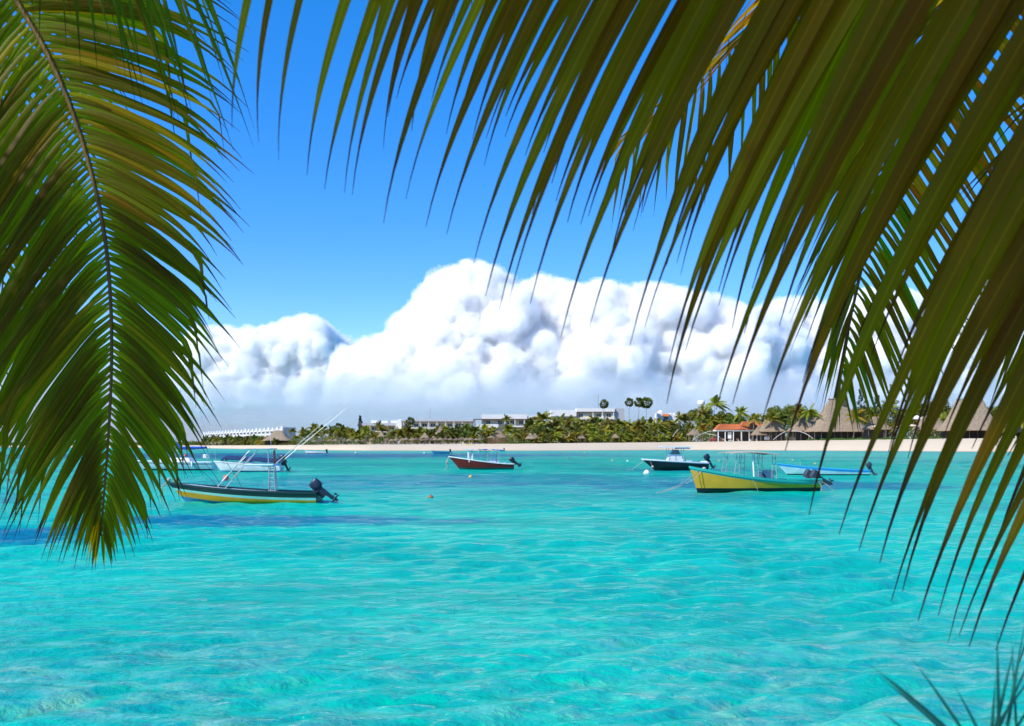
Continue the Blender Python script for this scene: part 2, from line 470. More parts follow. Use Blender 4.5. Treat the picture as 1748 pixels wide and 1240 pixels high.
# ------------------------------------------------------------------ far beach and land behind it
def build_beach():
    pxs = np.linspace(-1400, 3400, 321)
    ds = np.array([-30, -8, -2, 0, 1.5, 4, 8, 14, 20, 27, 34, 40, 45, 60, 120])
    V = []
    rs = np.random.RandomState(3)
    for d in ds:
        for p in pxs:
            g = ground(p, float(d))
            if 0 < d < 60: g[2] += rs.randn() * .05 * min(1, d / 14)
            if d < 0: g[2] = d * .06
            V.append(g)
    n = len(pxs); I = np.arange(len(V)).reshape(len(ds), n)
    Q = np.stack([I[:-1, :-1], I[:-1, 1:], I[1:, 1:], I[1:, :-1]], -1).reshape(-1, 4)
    m = bpy.data.materials.new('white_sand'); m.use_nodes = True
    t = m.node_tree; p = t.nodes['Principled BSDF']; p.inputs['Roughness'].default_value = .95; p.inputs['Specular IOR Level'].default_value = .1
    g = t.nodes.new('ShaderNodeNewGeometry'); sx = t.nodes.new('ShaderNodeSeparateXYZ'); t.links.new(g.outputs['Position'], sx.inputs[0])
    n1 = t.nodes.new('ShaderNodeTexNoise'); n1.inputs['Scale'].default_value = .12; n1.inputs['Detail'].default_value = 6
    t.links.new(g.outputs['Position'], n1.inputs['Vector'])
    ad = t.nodes.new('ShaderNodeMath'); ad.operation = 'MULTIPLY_ADD'; ad.inputs[1].default_value = .35
    t.links.new(n1.outputs[0], ad.inputs[0]); t.links.new(sx.outputs['Z'], ad.inputs[2])
    wet = t.nodes.new('ShaderNodeMapRange'); wet.inputs['From Min'].default_value = .22; wet.inputs['From Max'].default_value = .62
    t.links.new(ad.outputs[0], wet.inputs['Value'])
    r = t.nodes.new('ShaderNodeMix'); r.data_type = 'RGBA'; r.inputs[6].default_value = (.56, .45, .31, 1); r.inputs[7].default_value = (.62, .52, .38, 1)
    t.links.new(n1.outputs[0], r.inputs[0])
    w = t.nodes.new('ShaderNodeMix'); w.data_type = 'RGBA'; w.inputs[6].default_value = (.40, .31, .20, 1)
    t.links.new(wet.outputs[0], w.inputs[0]); t.links.new(r.outputs[2], w.inputs[7]); t.links.new(w.outputs[2], p.inputs['Base Color'])
    n2 = t.nodes.new('ShaderNodeTexNoise'); n2.inputs['Scale'].default_value = .6; n2.inputs['Detail'].default_value = 5
    t.links.new(g.outputs['Position'], n2.inputs['Vector'])
    b = t.nodes.new('ShaderNodeBump'); b.inputs['Strength'].default_value = .5; b.inputs['Distance'].default_value = .25
    t.links.new(n2.outputs[0], b.inputs['Height']); t.links.new(b.outputs[0], p.inputs['Normal'])
    tag(link_mesh('beach', fast_mesh('beach', V, Q, m, smooth=True)), kind='structure')
    # scrubby ground behind the beach, out to the far hills
    ds = np.array([62, 150, 400, 1200, 4000]); V = []
    for d in ds:
        for p in pxs:
            g = ground(p, float(d)); g[2] -= .3 if d < 100 else 0; V.append(g)
    I = np.arange(len(V)).reshape(len(ds), n)
    Q = np.stack([I[:-1, :-1], I[:-1, 1:], I[1:, 1:], I[1:, :-1]], -1).reshape(-1, 4)
    tag(link_mesh('terrain', fast_mesh('terrain', V, Q, mat('scrub_ground', (.06, .075, .025), .95, .5, .05), smooth=True)), kind='structure')
build_beach()

# bank of sand and rock the photographer and the near palms stand on, and the sea bed it runs into
def build_bank():
    xs = np.linspace(-14, 14, 57); ys = np.array([-14, -8, -4, -2, -.5, .4, .9, 1.3, 1.9, 2.6, 3.4])
    zs = np.array([1.6, 1.5, 1.42, 1.36, 1.3, 1.24, 1.1, .75, .2, -.35, -.8])
    rs = np.random.RandomState(9); V = []
    for y, z in zip(ys, zs):
        for x in xs: V.append((x, y + rs.randn() * .06, z + rs.randn() * .05))
    I = np.arange(len(V)).reshape(len(ys), len(xs))
    Q = np.stack([I[:-1, :-1], I[:-1, 1:], I[1:, 1:], I[1:, :-1]], -1).reshape(-1, 4)
    tag(link_mesh('shore_ground', fast_mesh('shore_ground', V, Q, mat('bank_sand', (.5, .42, .30), .95, .2, 3, .4), smooth=True)), kind='structure')
build_bank()

# ------------------------------------------------------------------ cumulus bank: billows grown on billows, then skinned
def surface_nets(f):
    s = f < 0
    nx, ny, nz = f.shape
    cnt = np.zeros((nx - 1, ny - 1, nz - 1), np.int8)
    for a in (0, 1):
        for b in (0, 1):
            for c in (0, 1):
                cnt += s[a:nx - 1 + a, b:ny - 1 + b, c:nz - 1 + c]
    act = np.argwhere((cnt > 0) & (cnt < 8))
    idx = -np.ones(cnt.shape, np.int32); idx[tuple(act.T)] = np.arange(len(act))
    acc = np.zeros((len(act), 3)); num = np.zeros(len(act))
    corners = [(a, b, c) for a in (0, 1) for b in (0, 1) for c in (0, 1)]
    val = {c: f[act[:, 0] + c[0], act[:, 1] + c[1], act[:, 2] + c[2]] for c in corners}
    for c0 in corners:
        for ax in range(3):
            if c0[ax]: continue
            c1 = tuple(1 if k == ax else c0[k] for k in range(3))
            v0, v1 = val[c0], val[c1]
            cr = (v0 < 0) != (v1 < 0)
            tt = np.where(cr, v0 / np.where(cr, v0 - v1, 1), 0)
            p = np.tile(np.array(c0, float), (len(act), 1)); p[:, ax] += tt
            acc[cr] += p[cr]; num[cr] += 1
    V = act + acc / num[:, None]
    quads = []
    for ax in range(3):
        sl0 = [slice(None)] * 3; sl1 = [slice(None)] * 3
        sl0[ax] = slice(0, -1); sl1[ax] = slice(1, None)
        ch = s[tuple(sl0)] != s[tuple(sl1)]
        P = np.argwhere(ch)
        u, v = [(1, 2), (2, 0), (0, 1)][ax]
        ok = (P[:, u] > 0) & (P[:, v] > 0) & (P[:, u] < f.shape[u] - 1) & (P[:, v] < f.shape[v] - 1)
        P = P[ok]
        def cell(du, dv):
            q = P.copy(); q[:, u] -= du; q[:, v] -= dv
            return idx[q[:, 0], q[:, 1], q[:, 2]]
        Q = np.stack([cell(1, 1), cell(0, 1), cell(0, 0), cell(1, 0)], 1)
        flip = ~s[P[:, 0], P[:, 1], P[:, 2]]
        Q[flip] = Q[flip][:, ::-1]
        quads.append(Q)
    return V, np.concatenate(quads)

def cloud_material(name, dens, g=0.0, col=(1, 1, 1)):
    m = bpy.data.materials.new(name); m.use_nodes = True
    t = m.node_tree; t.nodes.clear()
    out = t.nodes.new('ShaderNodeOutputMaterial')
    v = t.nodes.new('ShaderNodeVolumePrincipled')
    v.inputs['Color'].default_value = (*col, 1)
    v.inputs['Density'].default_value = dens
    v.inputs['Anisotropy'].default_value = g
    t.links.new(v.outputs[0], out.inputs['Volume'])
    return m

def build_cloud(name, prof, Y0, seed, cell, M, label, base=None):
    """prof: (photo column, photo row of the top) pairs; the bank stands at distance Y0"""
    rs = np.random.RandomState(seed)
    s = Y0 / F
    px = np.array([p[0] for p in prof]); py = np.array([p[1] for p in prof])
    x0, x1 = px[0] * s - CX * s, px[-1] * s - CX * s
    top = lambda x: CAMZ + (HY - 9 - np.interp(x / s + CX, px, py)) * s
    zb = CAMZ + (HY - 700) * s
    sph = []
    x = x0
    while x < x1:
        zt = top(x); h = zt - zb
        r = np.clip(h * .30, 40, 190) * rs.uniform(.5, 1.2)
        z = zt - r; r0 = r
        yy = rs.uniform(-60, 60)
        while z > zb - .3 * r:
            sph.append((x + rs.uniform(-.3, .3) * r, yy - (zt - z) * .28 + rs.uniform(-45, 30), z, r))
            z -= r * rs.uniform(.6, .95); r *= rs.uniform(.92, 1.12)
        x += r0 * rs.uniform(.26, .44)
    def spawn(src, n, k, q, jit):
        out = []
        for (a, b, c, r) in src:
            for _ in range(n):
                d = rs.randn(3); d /= np.linalg.norm(d)
                d[1] = -abs(d[1]) * .9; d[2] = d[2] * .8 + .25
                d /= np.linalg.norm(d)
                rr = r * k * rs.uniform(1 - jit, 1 + jit) * (1.15 if rs.rand() < .25 else .85)
                p = np.array([a, b, c]) + d * r * q
                if p[2] + rr > top(p[0]) + 25: continue
                out.append((*p, rr))
        return out
    l1 = spawn(sph, 8, .52, .74, .4)
    l2 = spawn(l1, 6, .46, .86, .5)
    l3 = spawn(l2[::2], 3, .5, .92, .4)
    alls = np.array(sph + l1 + l2 + l3)
    lo = (alls[:, :3] - alls[:, 3:]).min(0) - 9 * cell; hi = (alls[:, :3] + alls[:, 3:]).max(0) + 9 * cell
    hi[1] = min(hi[1], 140)
    dims = np.ceil((hi - lo) / cell).astype(int) + 1
    f = np.full(dims, 95.0, np.float32)
    ax = [lo[k] + np.arange(dims[k]) * cell for k in range(3)]
    for (a, b, c, r) in alls:
        w = r + 2.5 * cell
        i0 = np.maximum(((np.array([a, b, c]) - w - lo) / cell).astype(int), 0)
        i1 = np.minimum(((np.array([a, b, c]) + w - lo) / cell).astype(int) + 2, dims)
        if (i1 <= i0).any(): continue
        d = np.sqrt((ax[0][i0[0]:i1[0], None, None] - a) ** 2 + (ax[1][None, i0[1]:i1[1], None] - b) ** 2 + (ax[2][None, None, i0[2]:i1[2]] - c) ** 2) - r
        v = f[i0[0]:i1[0], i0[1]:i1[1], i0[2]:i1[2]]
        np.minimum(v, d, out=v)
    f[0] = f[-1] = 95; f[:, 0] = 95; f[:, -1] = 95; f[:, :, 0] = 95; f[:, :, -1] = 95
    # ragged fractal relief
    def lattice(step):
        n = [int(math.ceil(d * cell / step)) + 3 for d in dims]
        g = rs.rand(*n).astype(np.float32) - .5
        for k in range(3):
            q = np.arange(dims[k]) * cell / step; i = q.astype(int); w = q - i; w = w * w * (3 - 2 * w)
            shp = [1, 1, 1]; shp[k] = -1; w = w.reshape(shp).astype(np.float32)
            g = np.take(g, i, k) * (1 - w) + np.take(g, i + 1, k) * w
        return g
    for step, amp in ((110, 26), (52, 24), (26, 19), (13, 15)):
        f += lattice(step) * amp
    # flat, slightly uneven base
    zz = ax[2][None, None, :]
    f = np.maximum(f, (zb - zz) * .5 + lattice(220) * 26 + lattice(60) * 14)
    f[0] = f[-1] = 95; f[:, 0] = 95; f[:, -1] = 95; f[:, :, 0] = 95; f[:, :, -1] = 95
    V, Q = surface_nets(f)
    V = lo + V * cell
    # torn, thinner vapour round the dense heart of the cloud
    g_ = f - 7 - np.abs(lattice(70)) * 44 - np.abs(lattice(26)) * 30
    g_[0] = g_[-1] = 95; g_[:, 0] = 95; g_[:, -1] = 95; g_[:, :, 0] = 95; g_[:, :, -1] = 95
    V2, Q2 = surface_nets(g_); V2 = lo + V2 * cell
    o = link_mesh(name, fast_mesh(name, V, Q, M, smooth=True), loc=(0, Y0, 0))
    tag(o, label, 'cloud', kind='thing')
    link_mesh('vapour_edge', fast_mesh('vapour_edge', V2, Q2, WISP, smooth=True), o)
    return len(Q)

CM = cloud_material('cloud_vapour', .04, .15)
WISP = cloud_material('cloud_wisp', .007, .1)
nq = build_cloud('cumulus_cloud', [(560, 690), (575, 640), (590, 590), (625, 575), (655, 572), (690, 560), (705, 530), (725, 500), (745, 470), (775, 452), (805, 447), (840, 462), (870, 478), (890, 492),
    (915, 470), (940, 468), (965, 480), (990, 495), (1015, 480), (1050, 488), (1080, 486), (1105, 474), (1125, 488), (1150, 496), (1180, 508), (1210, 502), (1240, 516), (1262, 520), (1300, 532), (1340, 560), (1380, 660)], 6000, 21, 5.2, CM,
    'tallest cumulus cloud billowing over the hotels in the middle')
nq += build_cloud('cumulus_cloud', [(250, 660), (290, 620), (330, 580), (355, 560), (385, 552), (420, 565), (455, 556), (490, 545), (520, 530), (545, 545), (565, 553), (580, 570), (592, 640), (600, 690)], 7200, 4, 7.5, CM,
    'lower cumulus cloud to the left, beside the hanging palm frond')
nq += build_cloud('cumulus_cloud', [(1240, 640), (1270, 540), (1310, 515), (1350, 505), (1400, 520), (1450, 500), (1520, 490), (1600, 520), (1680, 470), (1760, 500), (1850, 540), (1950, 620)], 7000, 8, 11.0, CM,
    'cumulus cloud seen between the big palm leaflets above the thatched roofs')

def build_stratus(px, py, w, h, Y0, M, label):
    """a flat, thin, ragged sheet of vapour low over the horizon"""
    rs = np.random.RandomState(int(px * 7 + py))
    s = Y0 / F; mb = MB()
    rx, rz, ry = w * s / 2, h * s / 2, w * s * .3
    nt_, npz = 28, 14; rings = []
    ph = rs.rand(6) * 6.28
    for i in range(1, npz):
        a = math.pi * i / npz; ring = []
        for j in range(nt_):
            b = 2 * math.pi * j / nt_
            k = 1 + .16 * math.sin(3 * b + ph[0] + 2 * a) + .12 * math.sin(5 * b + ph[1] - 3 * a) + .09 * math.sin(8 * b + 6 * a + ph[2])
            ring.append((rx * k * math.sin(a) * math.cos(b), ry * k * math.sin(a) * math.sin(b), -rz * math.cos(a) * (1 + .2 * math.sin(4 * b + ph[3]))))
        rings.append(np.array(ring))
    mb.loft(rings, 0, True, True)
    p = at(px, py, Y0)
    tag(mb.build('stratus_cloud', M, smooth=True, loc=tuple(p)), label, 'cloud', 'low grey cloud sheets under the cumulus', 'thing')
S1 = cloud_material('shade_grey_vapour', .0009, .0, (.77, .805, .85))  # greyed albedo stands in for the shade of the cumulus above
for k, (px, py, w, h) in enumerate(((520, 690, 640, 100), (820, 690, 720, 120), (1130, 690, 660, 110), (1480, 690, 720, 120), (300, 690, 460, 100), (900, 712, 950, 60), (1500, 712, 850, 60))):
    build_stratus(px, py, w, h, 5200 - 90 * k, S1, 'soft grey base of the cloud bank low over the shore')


# ================================================================== NEAR PALMS
LEAF = leaf_mat('coconut_leaf', (.130, .062, .0006), (.60, .30, .0006), tip=(.07, .022, .012), tmix=.45, rnd=.18, rough=.5, spec=.12)
LEAF_L = leaf_mat('coconut_leaf_greener', (.088, .068, .0008), (.52, .41, .0008), tip=(.07, .022, .012), tmix=.45, rnd=.18, rough=.5, spec=.12)
LEAF_Y = leaf_mat('coconut_leaf_yellowing', (.20, .125, .002), (.70, .44, .001), tip=(.08, .03, .01), tmix=.45, rnd=.2, rough=.5, spec=.12)
LEAF_G = leaf_mat('young_leaf', (.06, .085, .003), (.30, .38, .004), tip=(.04, .04, .01), tmix=.42, rnd=.2, rough=.5, spec=.12)
RACHIS = mat('frond_stalk', (.11, .07, .004), .5, .25, 14, .2, 60, stretch=(1, 1, .2))
BARK = mat('palm_bark', (.22, .19, .15), .9, .3, 5, .8, 18, stretch=(1, 1, 3))
FIBRE = mat('palm_fibre', (.16, .10, .05), .95, .3, 9, .8, 30)
DRY = mat('dry_thread', (.075, .03, .02), .8, .2, 8)

def blade(center, width, nrm, fold=.22, twist=0.0):
    """folded strip along a centre line: returns verts, quads, along"""
    n = len(center); T = np.gradient(center, axis=0); T /= np.linalg.norm(T, axis=1, keepdims=True) + 1e-9
    nrm = np.asarray(nrm, float)
    S = np.cross(T, nrm[None] if nrm.ndim == 1 else nrm); S /= np.linalg.norm(S, axis=1, keepdims=True) + 1e-9
    N = np.cross(S, T)
    if twist:
        a = np.linspace(0, twist, n)[:, None]; S, N = S * np.cos(a) + N * np.sin(a), N * np.cos(a) - S * np.sin(a)
    w = np.asarray(width)[:, None]
    V = np.stack([center - S * w, center + N * w * fold * 2, center + S * w], 1).reshape(-1, 3)
    i = np.arange(n - 1) * 3
    Q = np.concatenate([np.stack([i, i + 1, i + 4, i + 3], 1), np.stack([i + 1, i + 2, i + 5, i + 4], 1)])
    return V, Q, np.repeat(np.linspace(0, 1, n), 3)

def blade_width(n, w, base=.35, tipstart=.80):
    t = np.linspace(0, 1, n)
    k = np.interp(t, [0, .05, .15, .32, .5, .68, .8, .88, 1.0], [base, .6, .92, 1.0, .86, .58, .32, .14, .035])
    return w / 2 * k

def leaf_object(name, V, Q, al, m, parent, org):
    me = fast_mesh(name, V - org, Q, m, smooth=True)
    at_ = me.attributes.new('along', 'FLOAT', 'POINT'); at_.data.foreach_set('value', np.asarray(al, np.float32))
    ac_ = me.attributes.new('across', 'FLOAT', 'POINT'); ac_.data.foreach_set('value', np.tile(np.array([0, 1, 0], np.float32), len(al) // 3))
    o = bpy.data.objects.new(name, me); COL.objects.link(o); o.parent = parent; o.location = tuple(org)
    return o

def palm_root(name, base, crown, label, r0=.16, group=None):
    root = tag(empty(name, tuple(base)), label, 'palm tree', group)
    b = np.asarray(base, float); c = np.asarray(crown, float) - b
    pts = spline([np.zeros(3), c * .33 + np.array([c[0] * -.10, c[1] * -.12, 0]), c * .7 + np.array([c[0] * -.08, c[1] * -.08, 0]), c], 26)
    rad = np.interp(np.linspace(0, 1, 26), [0, .1, 1], [r0 * 1.5, r0, r0 * .75]) * (1 + .05 * (np.arange(26) % 2))
    MB().tube(pts, rad, 12).build('trunk', BARK, root, True)
    MB().lathe([(r0 * .7, -.35), (r0 * 1.3, -.05), (r0 * 1.5, .15), (r0 * .9, .45), (.03, .6)], 12, off=c).build('crown_shaft', FIBRE, root, True)
    return root

def frond(root, stem, path, r0, r1, side_specs, n_leaf, seed, mats, width=.045, leaf_objs=True, depth_fan=(.25, .25), droop=.25, skip=(0, 0), wprof=None, brk=.0):
    """path: 3-D rachis polyline from base to tip.  side_specs: for each side a table (t, dir x, dir z, length m);
    the direction is in the X-Z plane and depth_fan tilts it towards or away from the viewer."""
    rs = np.random.RandomState(seed)
    org = np.array(root.location)
    P = spline(path, 90)
    rr = np.linspace(0, 1, 90)
    W = spline(np.vstack([stem, path]), 110)
    mb = MB(); mb.tube(W - org, np.interp(np.linspace(0, 1, 110), [0, .6, 1], [r0, (r0 + r1) * .5, r1]), 7)
    fr = mb.build('frond', RACHIS, root, True)
    allV, allQ, allA, off = [], [], [], 0
    for si, spec in enumerate(side_specs):
        if spec is None: continue
        tt = [s[0] for s in spec]
        for i in range(n_leaf):
            t = (i + .5 + (si * .5) + rs.uniform(-.22, .22)) / n_leaf
            if t > 1 or t < skip[0] or t > 1 - skip[1]: continue
            dx, dz, ln = (np.interp(t, tt, [s[k] for s in spec]) for k in (1, 2, 3))
            k = t * 89; a = int(k); w = k - a; b = min(a + 1, 89)
            p0 = P[a] * (1 - w) + P[b] * w
            tan = P[min(a + 2, 89)] - P[max(a - 2, 0)]; tan /= np.linalg.norm(tan)
            df = depth_fan[si] + rs.normal(0, .07)
            d = np.array([dx + rs.normal(0, .035), df, dz + rs.normal(0, .035)]); d /= np.linalg.norm(d)
            ln *= rs.uniform(.9, 1.08)
            n = 13
            s = np.linspace(0, 1, n)[:, None]
            # leaves the rachis squarely, swings into its own line, then hangs at the end
            out = np.cross(np.cross(tan, d), tan); out /= np.linalg.norm(out) + 1e-9
            bendy = droop * rs.uniform(.6, 1.4)
            dirs = d[None] + out[None] * .55 * np.clip(1 - s / .16, 0, 1) + np.array([0, 0, -1.0])[None] * bendy * s ** 2.6 * 1.6
            if rs.rand() < brk:                      # a creased blade that hangs from the crease
                q = rs.uniform(.55, .8); dirs = np.where(s > q, np.array([dx * .15, df * .2, -1.0])[None], dirs)
            dirs /= np.linalg.norm(dirs, axis=1, keepdims=True)
            C = p0 + np.concatenate([np.zeros((1, 3)), np.cumsum((dirs[1:] + dirs[:-1]) / 2, 0) * ln / (n - 1)])
            nrm = np.cross(d, tan); 
            if nrm[1] > 0: nrm = -nrm
            nrm = nrm / np.linalg.norm(nrm) + rs.normal(0, .16, 3)
            wl = width * rs.uniform(.85, 1.15) * np.interp(t, [0, .1, .8, 1], [.8, 1, .85, .45])
            V, Q, al = blade(C, blade_width(n, wl), nrm, fold=rs.uniform(.12, .3) * (1 if si else 1), twist=rs.normal(0, .35))
            m = mats[0] if rs.rand() > .1 else mats[1]
            if leaf_objs:
                o = leaf_object('leaflet', V - org, Q, al, m, fr, p0 - org)
            else:
                allV.append(V - org); allQ.append(Q + off); allA.append(al); off += len(V)
    if not leaf_objs and allV:
        me = fast_mesh('foliage', np.concatenate(allV), np.concatenate(allQ), mats[0], smooth=True)
        a_ = me.attributes.new('along', 'FLOAT', 'POINT'); a_.data.foreach_set('value', np.concatenate(allA).astype(np.float32))
        o = link_mesh('foliage', me, fr); tag(o, kind='stuff')
    return fr

def pxpath(pts):
    return np.array([at(*p) for p in pts])

# ---- palm leaning in from the left: the long hanging frond
crownL = np.array([-2.5, 1.1, 6.9])
palmL = palm_root('coconut_palm', (-4.8, -1.6, 1.2), crownL, 'coconut palm leaning in beside the water whose long frond hangs over the sailboat', .17)
S = 4.0 / F
R_side = [(0, .95, .30, 520 * S), (.2, .93, .10, 520 * S), (.36, .93, -.18, 470 * S), (.5, .88, -.36, 425 * S), (.66, .78, -.60, 380 * S), (.8, .66, -.76, 300 * S), (.9, .50, -.88, 200 * S), (.96, .3, -.95, 120 * S), (1, .08, -1, 75 * S)]
L_side = [(0, -.7, -.6, 520 * S), (.25, -.46, -.88, 560 * S), (.5, -.52, -.85, 540 * S), (.66, -.58, -.82, 450 * S), (.8, -.52, -.86, 330 * S), (.9, -.40, -.92, 210 * S), (.96, -.24, -.96, 120 * S), (1, -.06, -1, 75 * S)]
stemL = np.vstack([crownL[None], pxpath([(-420, -640, 3.6), (-190, -370, 3.8)])])
rachL = pxpath([(-110, -240, 3.9), (-40, -120, 3.95), (28, 0, 4.0), (75, 80, 4.0), (116, 170, 4.0), (152, 280, 4.0), (178, 400, 4.0), (189, 520, 4.0), (190, 640, 4.0), (184, 760, 4.0), (177, 850, 4.0), (172, 915, 4.0)])
R_side = [(0, .93, .16, 480 * S), (.2, .93, -.06, 400 * S), (.36, .92, -.28, 325 * S), (.5, .86, -.45, 280 * S), (.64, .76, -.62, 262 * S), (.78, .66, -.76, 225 * S), (.88, .50, -.88, 165 * S), (.95, .32, -.95, 105 * S), (1, .08, -1, 62 * S)]
L_side = [(0, -.6, -.8, 560 * S), (.25, -.46, -.88, 580 * S), (.45, -.50, -.86, 560 * S), (.62, -.57, -.82, 470 * S), (.78, -.54, -.85, 310 * S), (.88, -.42, -.91, 195 * S), (.95, -.24, -.96, 115 * S), (1, -.06, -1, 62 * S)]
frond(palmL, stemL, rachL, .024, .004, (R_side, L_side), 122, 3, (LEAF_L, LEAF_Y), width=.037, depth_fan=(.10, -.14), droop=.55, brk=.16)
# another frond of the same palm, only its hanging leaf ends reach the picture
hang = [(0, .3, -1, .7), (.5, .32, -1, .98), (1, .45, -1, .85)]
hang2 = [(0, 0, -1, .7), (.5, .2, -1, .9), (1, .5, -1, .75)]
frond(palmL, np.vstack([crownL[None], pxpath([(-100, -620, 3.3)])]), pxpath([(20, -380, 3.4), (90, -290, 3.4), (170, -240, 3.4), (240, -210, 3.4), (300, -180, 3.4)]), .025, .004, (hang, hang2), 17, 8, (LEAF_G, LEAF_L), width=.024, depth_fan=(.15, -.15), droop=.3)
# two fronds behind the long one, filling its left side
S5 = 5.0 / F
frond(palmL, np.vstack([crownL[None], pxpath([(-520, -500, 4.4)])]), pxpath([(-420, -250, 4.6), (-300, -20, 4.7), (-190, 260, 4.9), (-110, 520, 5.0), (-80, 760, 5.0)]), .03, .004, ([(0, .5, -.8, 560 * S5), (.5, .6, -.8, 500 * S5), (1, .3, -1, 200 * S5)], None), 62, 14, (LEAF_L, LEAF_G), width=.046, depth_fan=(-.2, .2), droop=.3, leaf_objs=False)
frond(palmL, np.vstack([crownL[None], pxpath([(-300, -640, 4.8)])]), pxpath([(-160, -420, 5.0), (-60, -200, 5.2), (-10, 60, 5.3), (10, 330, 5.4), (0, 560, 5.4)]), .03, .004, ([(0, .8, -.4, 420 * S5), (.5, .7, -.7, 330 * S5), (1, .3, -1, 160 * S5)], [(0, -.6, -.8, 400 * S5), (1, -.3, -1, 160 * S5)]), 50, 15, (LEAF_L, LEAF_Y), width=.042, depth_fan=(.1, .2), droop=.3, leaf_objs=False)

# ---- low palm at the right: the near arching frond whose leaflets hang across the picture
crownR = np.array([2.75, 2.0, 2.75])
palmR = palm_root('coconut_palm', (3.6, .1, 1.2), crownR, 'low coconut palm whose broad dark leaflets hang across the upper right', .15)
DN = 1.75
base_curve = spline(pxpath([(2480, 420, DN), (2330, 210, DN), (2130, -30, DN), (1850, -260, DN), (1500, -400, DN), (1150, -430, DN), (850, -410, DN), (580, -370, DN), (380, -330, DN), (250, -290, DN)]), 200)
arch = np.vstack([crownR[None], base_curve[::16], base_curve[-1:]])
P = spline(arch, 120); orgR = np.array(palmR.location)
near = MB().tube(P - orgR, np.interp(np.linspace(0, 1, 120), [0, .6, 1], [.03, .016, .005]), 8).build('frond', RACHIS, palmR, True)
tips = [(395, 218), (443, 245), (476, 275), (524, 300), (553, 322), (588, 330), (602, 334), (654, 380), (693, 340), (727, 388), (762, 400), (808, 450), (829, 505), (852, 530), (868, 520), (905, 520), (957, 578), (1006, 560), (1075, 590), (1100, 560), (1138, 690), (1142, 620), (1170, 600), (1222, 700), (1250, 690), (1300, 720), (1340, 770), (1383, 880), (1430, 912), (1465, 940), (1503, 962), (1520, 1026), (1542, 1010), (1566, 1060), (1603, 1052), (1620, 1100), (1636, 1085), (1655, 1104), (1700, 1110), (1740, 1130), (1790, 1150), (1850, 1150), (1910, 1160), (1980, 1150)]
rs = np.random.RandomState(17)
def near_leaf(tip, tb, depth, w, mt, bow=.042):
    k = tb * 199; a = int(min(k, 198)); q = k - a
    b0 = base_curve[a] * (1 - q) + base_curve[a + 1] * q
    b0 = b0 + np.array([0, depth - DN, 0]) * .25
    tp = at(tip[0], tip[1], depth)
    n = 18; s = np.linspace(0, 1, n)[:, None]
    ch = tp - b0; ln = np.linalg.norm(ch)
    perp = np.array([-1, 0, -.35]) * bow * ln
    C = b0 + ch * s + perp * (4 * s * (1 - s)) * (.35 + 1.1 * s)
    C[:, 1] += .05 * np.sin(s[:, 0] * 3) * rs.uniform(-1, 1)
    nrm = np.array([.25 * rs.normal(), -1, .25 * rs.normal() + .1])
    V, Q, al = blade(C, blade_width(n, w, .3), nrm, fold=rs.uniform(.10, .26), twist=rs.normal(0, .22))
    return leaf_object('leaflet', V - orgR, Q, al, mt, near, b0 - orgR)
bc_px = base_curve[:, 0] / base_curve[:, 1] * F + CX
def base_param(x, y):
    """where along the stalk the leaflet with this tip is rooted"""
    bx = np.interp(x + .1 * max(y - 300, 0) * 0, [300, 395, 445, 600, 727, 830, 960, 1140, 1260, 1383, 1520, 1655, 2000], [330, 500, 578, 850, 1090, 1261, 1430, 1610, 1770, 1920, 2070, 2230, 2440])
    i = np.argmin(np.abs(bc_px - bx)); return i / 199.0
for i, tp in enumerate(tips):
    # leaflet bases run along the rachis from its tip (left) to its root (right)
    tb = np.clip(base_param(*tp) + rs.uniform(-.006, .006), 0, .995)
    w = np.interp(tp[0], [380, 700, 1000, 1500, 1900], [.020, .028, .035, .042, .046]) * rs.uniform(.82, 1.12)
    near_leaf(tp, tb, DN + rs.uniform(-.10, .16), w, LEAF if rs.rand() > .1 else LEAF_Y)
# second rank: leaflets of the far side of the same stalk, filling the thick of the frond
for i in range(82):
    x = 620 + i * 17 + rs.uniform(-12, 12)
    y = np.interp(x, [640, 1000, 1300, 1600, 2000], [190, 370, 560, 800, 980]) + rs.uniform(-110, 70)
    tb = np.clip(base_param(x - 60, y) + rs.uniform(-.01, .01), 0, .995)
    near_leaf((x, y), tb, DN + .22 + rs.uniform(-.05, .2), np.interp(x, [600, 1000, 1600], [.025, .035, .043]) * rs.uniform(.85, 1.1), LEAF)

# ---- taller palm at the right edge: two fronds behind the near one
crownT = np.array([4.2, 4.4, 7.2])
palmT = palm_root('coconut_palm', (5.6, -.4, 1.2), crownT, 'tall coconut palm whose feathery fronds show behind the broad dark leaflets', .17)
S45 = 4.6 / F
st1 = np.vstack([crownT[None], pxpath([(2020, -480, 4.6)])])
path1 = pxpath([(1800, -260, 4.6), (1660, -60, 4.6), (1570, 120, 4.6), (1510, 290, 4.6), (1470, 460, 4.6), (1440, 600, 4.6), (1425, 680, 4.6)])
frond(palmT, st1, path1, .032, .004, ([(0, .7, -.5, 420 * S45), (.4, .62, -.7, 400 * S45), (.7, .58, -.8, 330 * S45), (.9, .35, -.95, 170 * S45), (1, .1, -1, 70 * S45)],
                                 [(0, -.8, -.3, 420 * S45), (.4, -.62, -.8, 400 * S45), (.7, -.42, -.9, 300 * S45), (.9, -.25, -.97, 150 * S45), (1, -.1, -1, 70 * S45)]), 70, 31, (LEAF, LEAF_G), width=.036, depth_fan=(.15, -.15), droop=.25)
st2 = np.vstack([crownT[None], pxpath([(1950, -560, 5.0)])])
path2 = pxpath([(1700, -420, 5.0), (1500, -200, 5.0), (1340, -10, 5.0), (1210, 110, 5.0), (1110, 190, 5.0), (1060, 235, 5.0)])
S50 = 5.0 / F
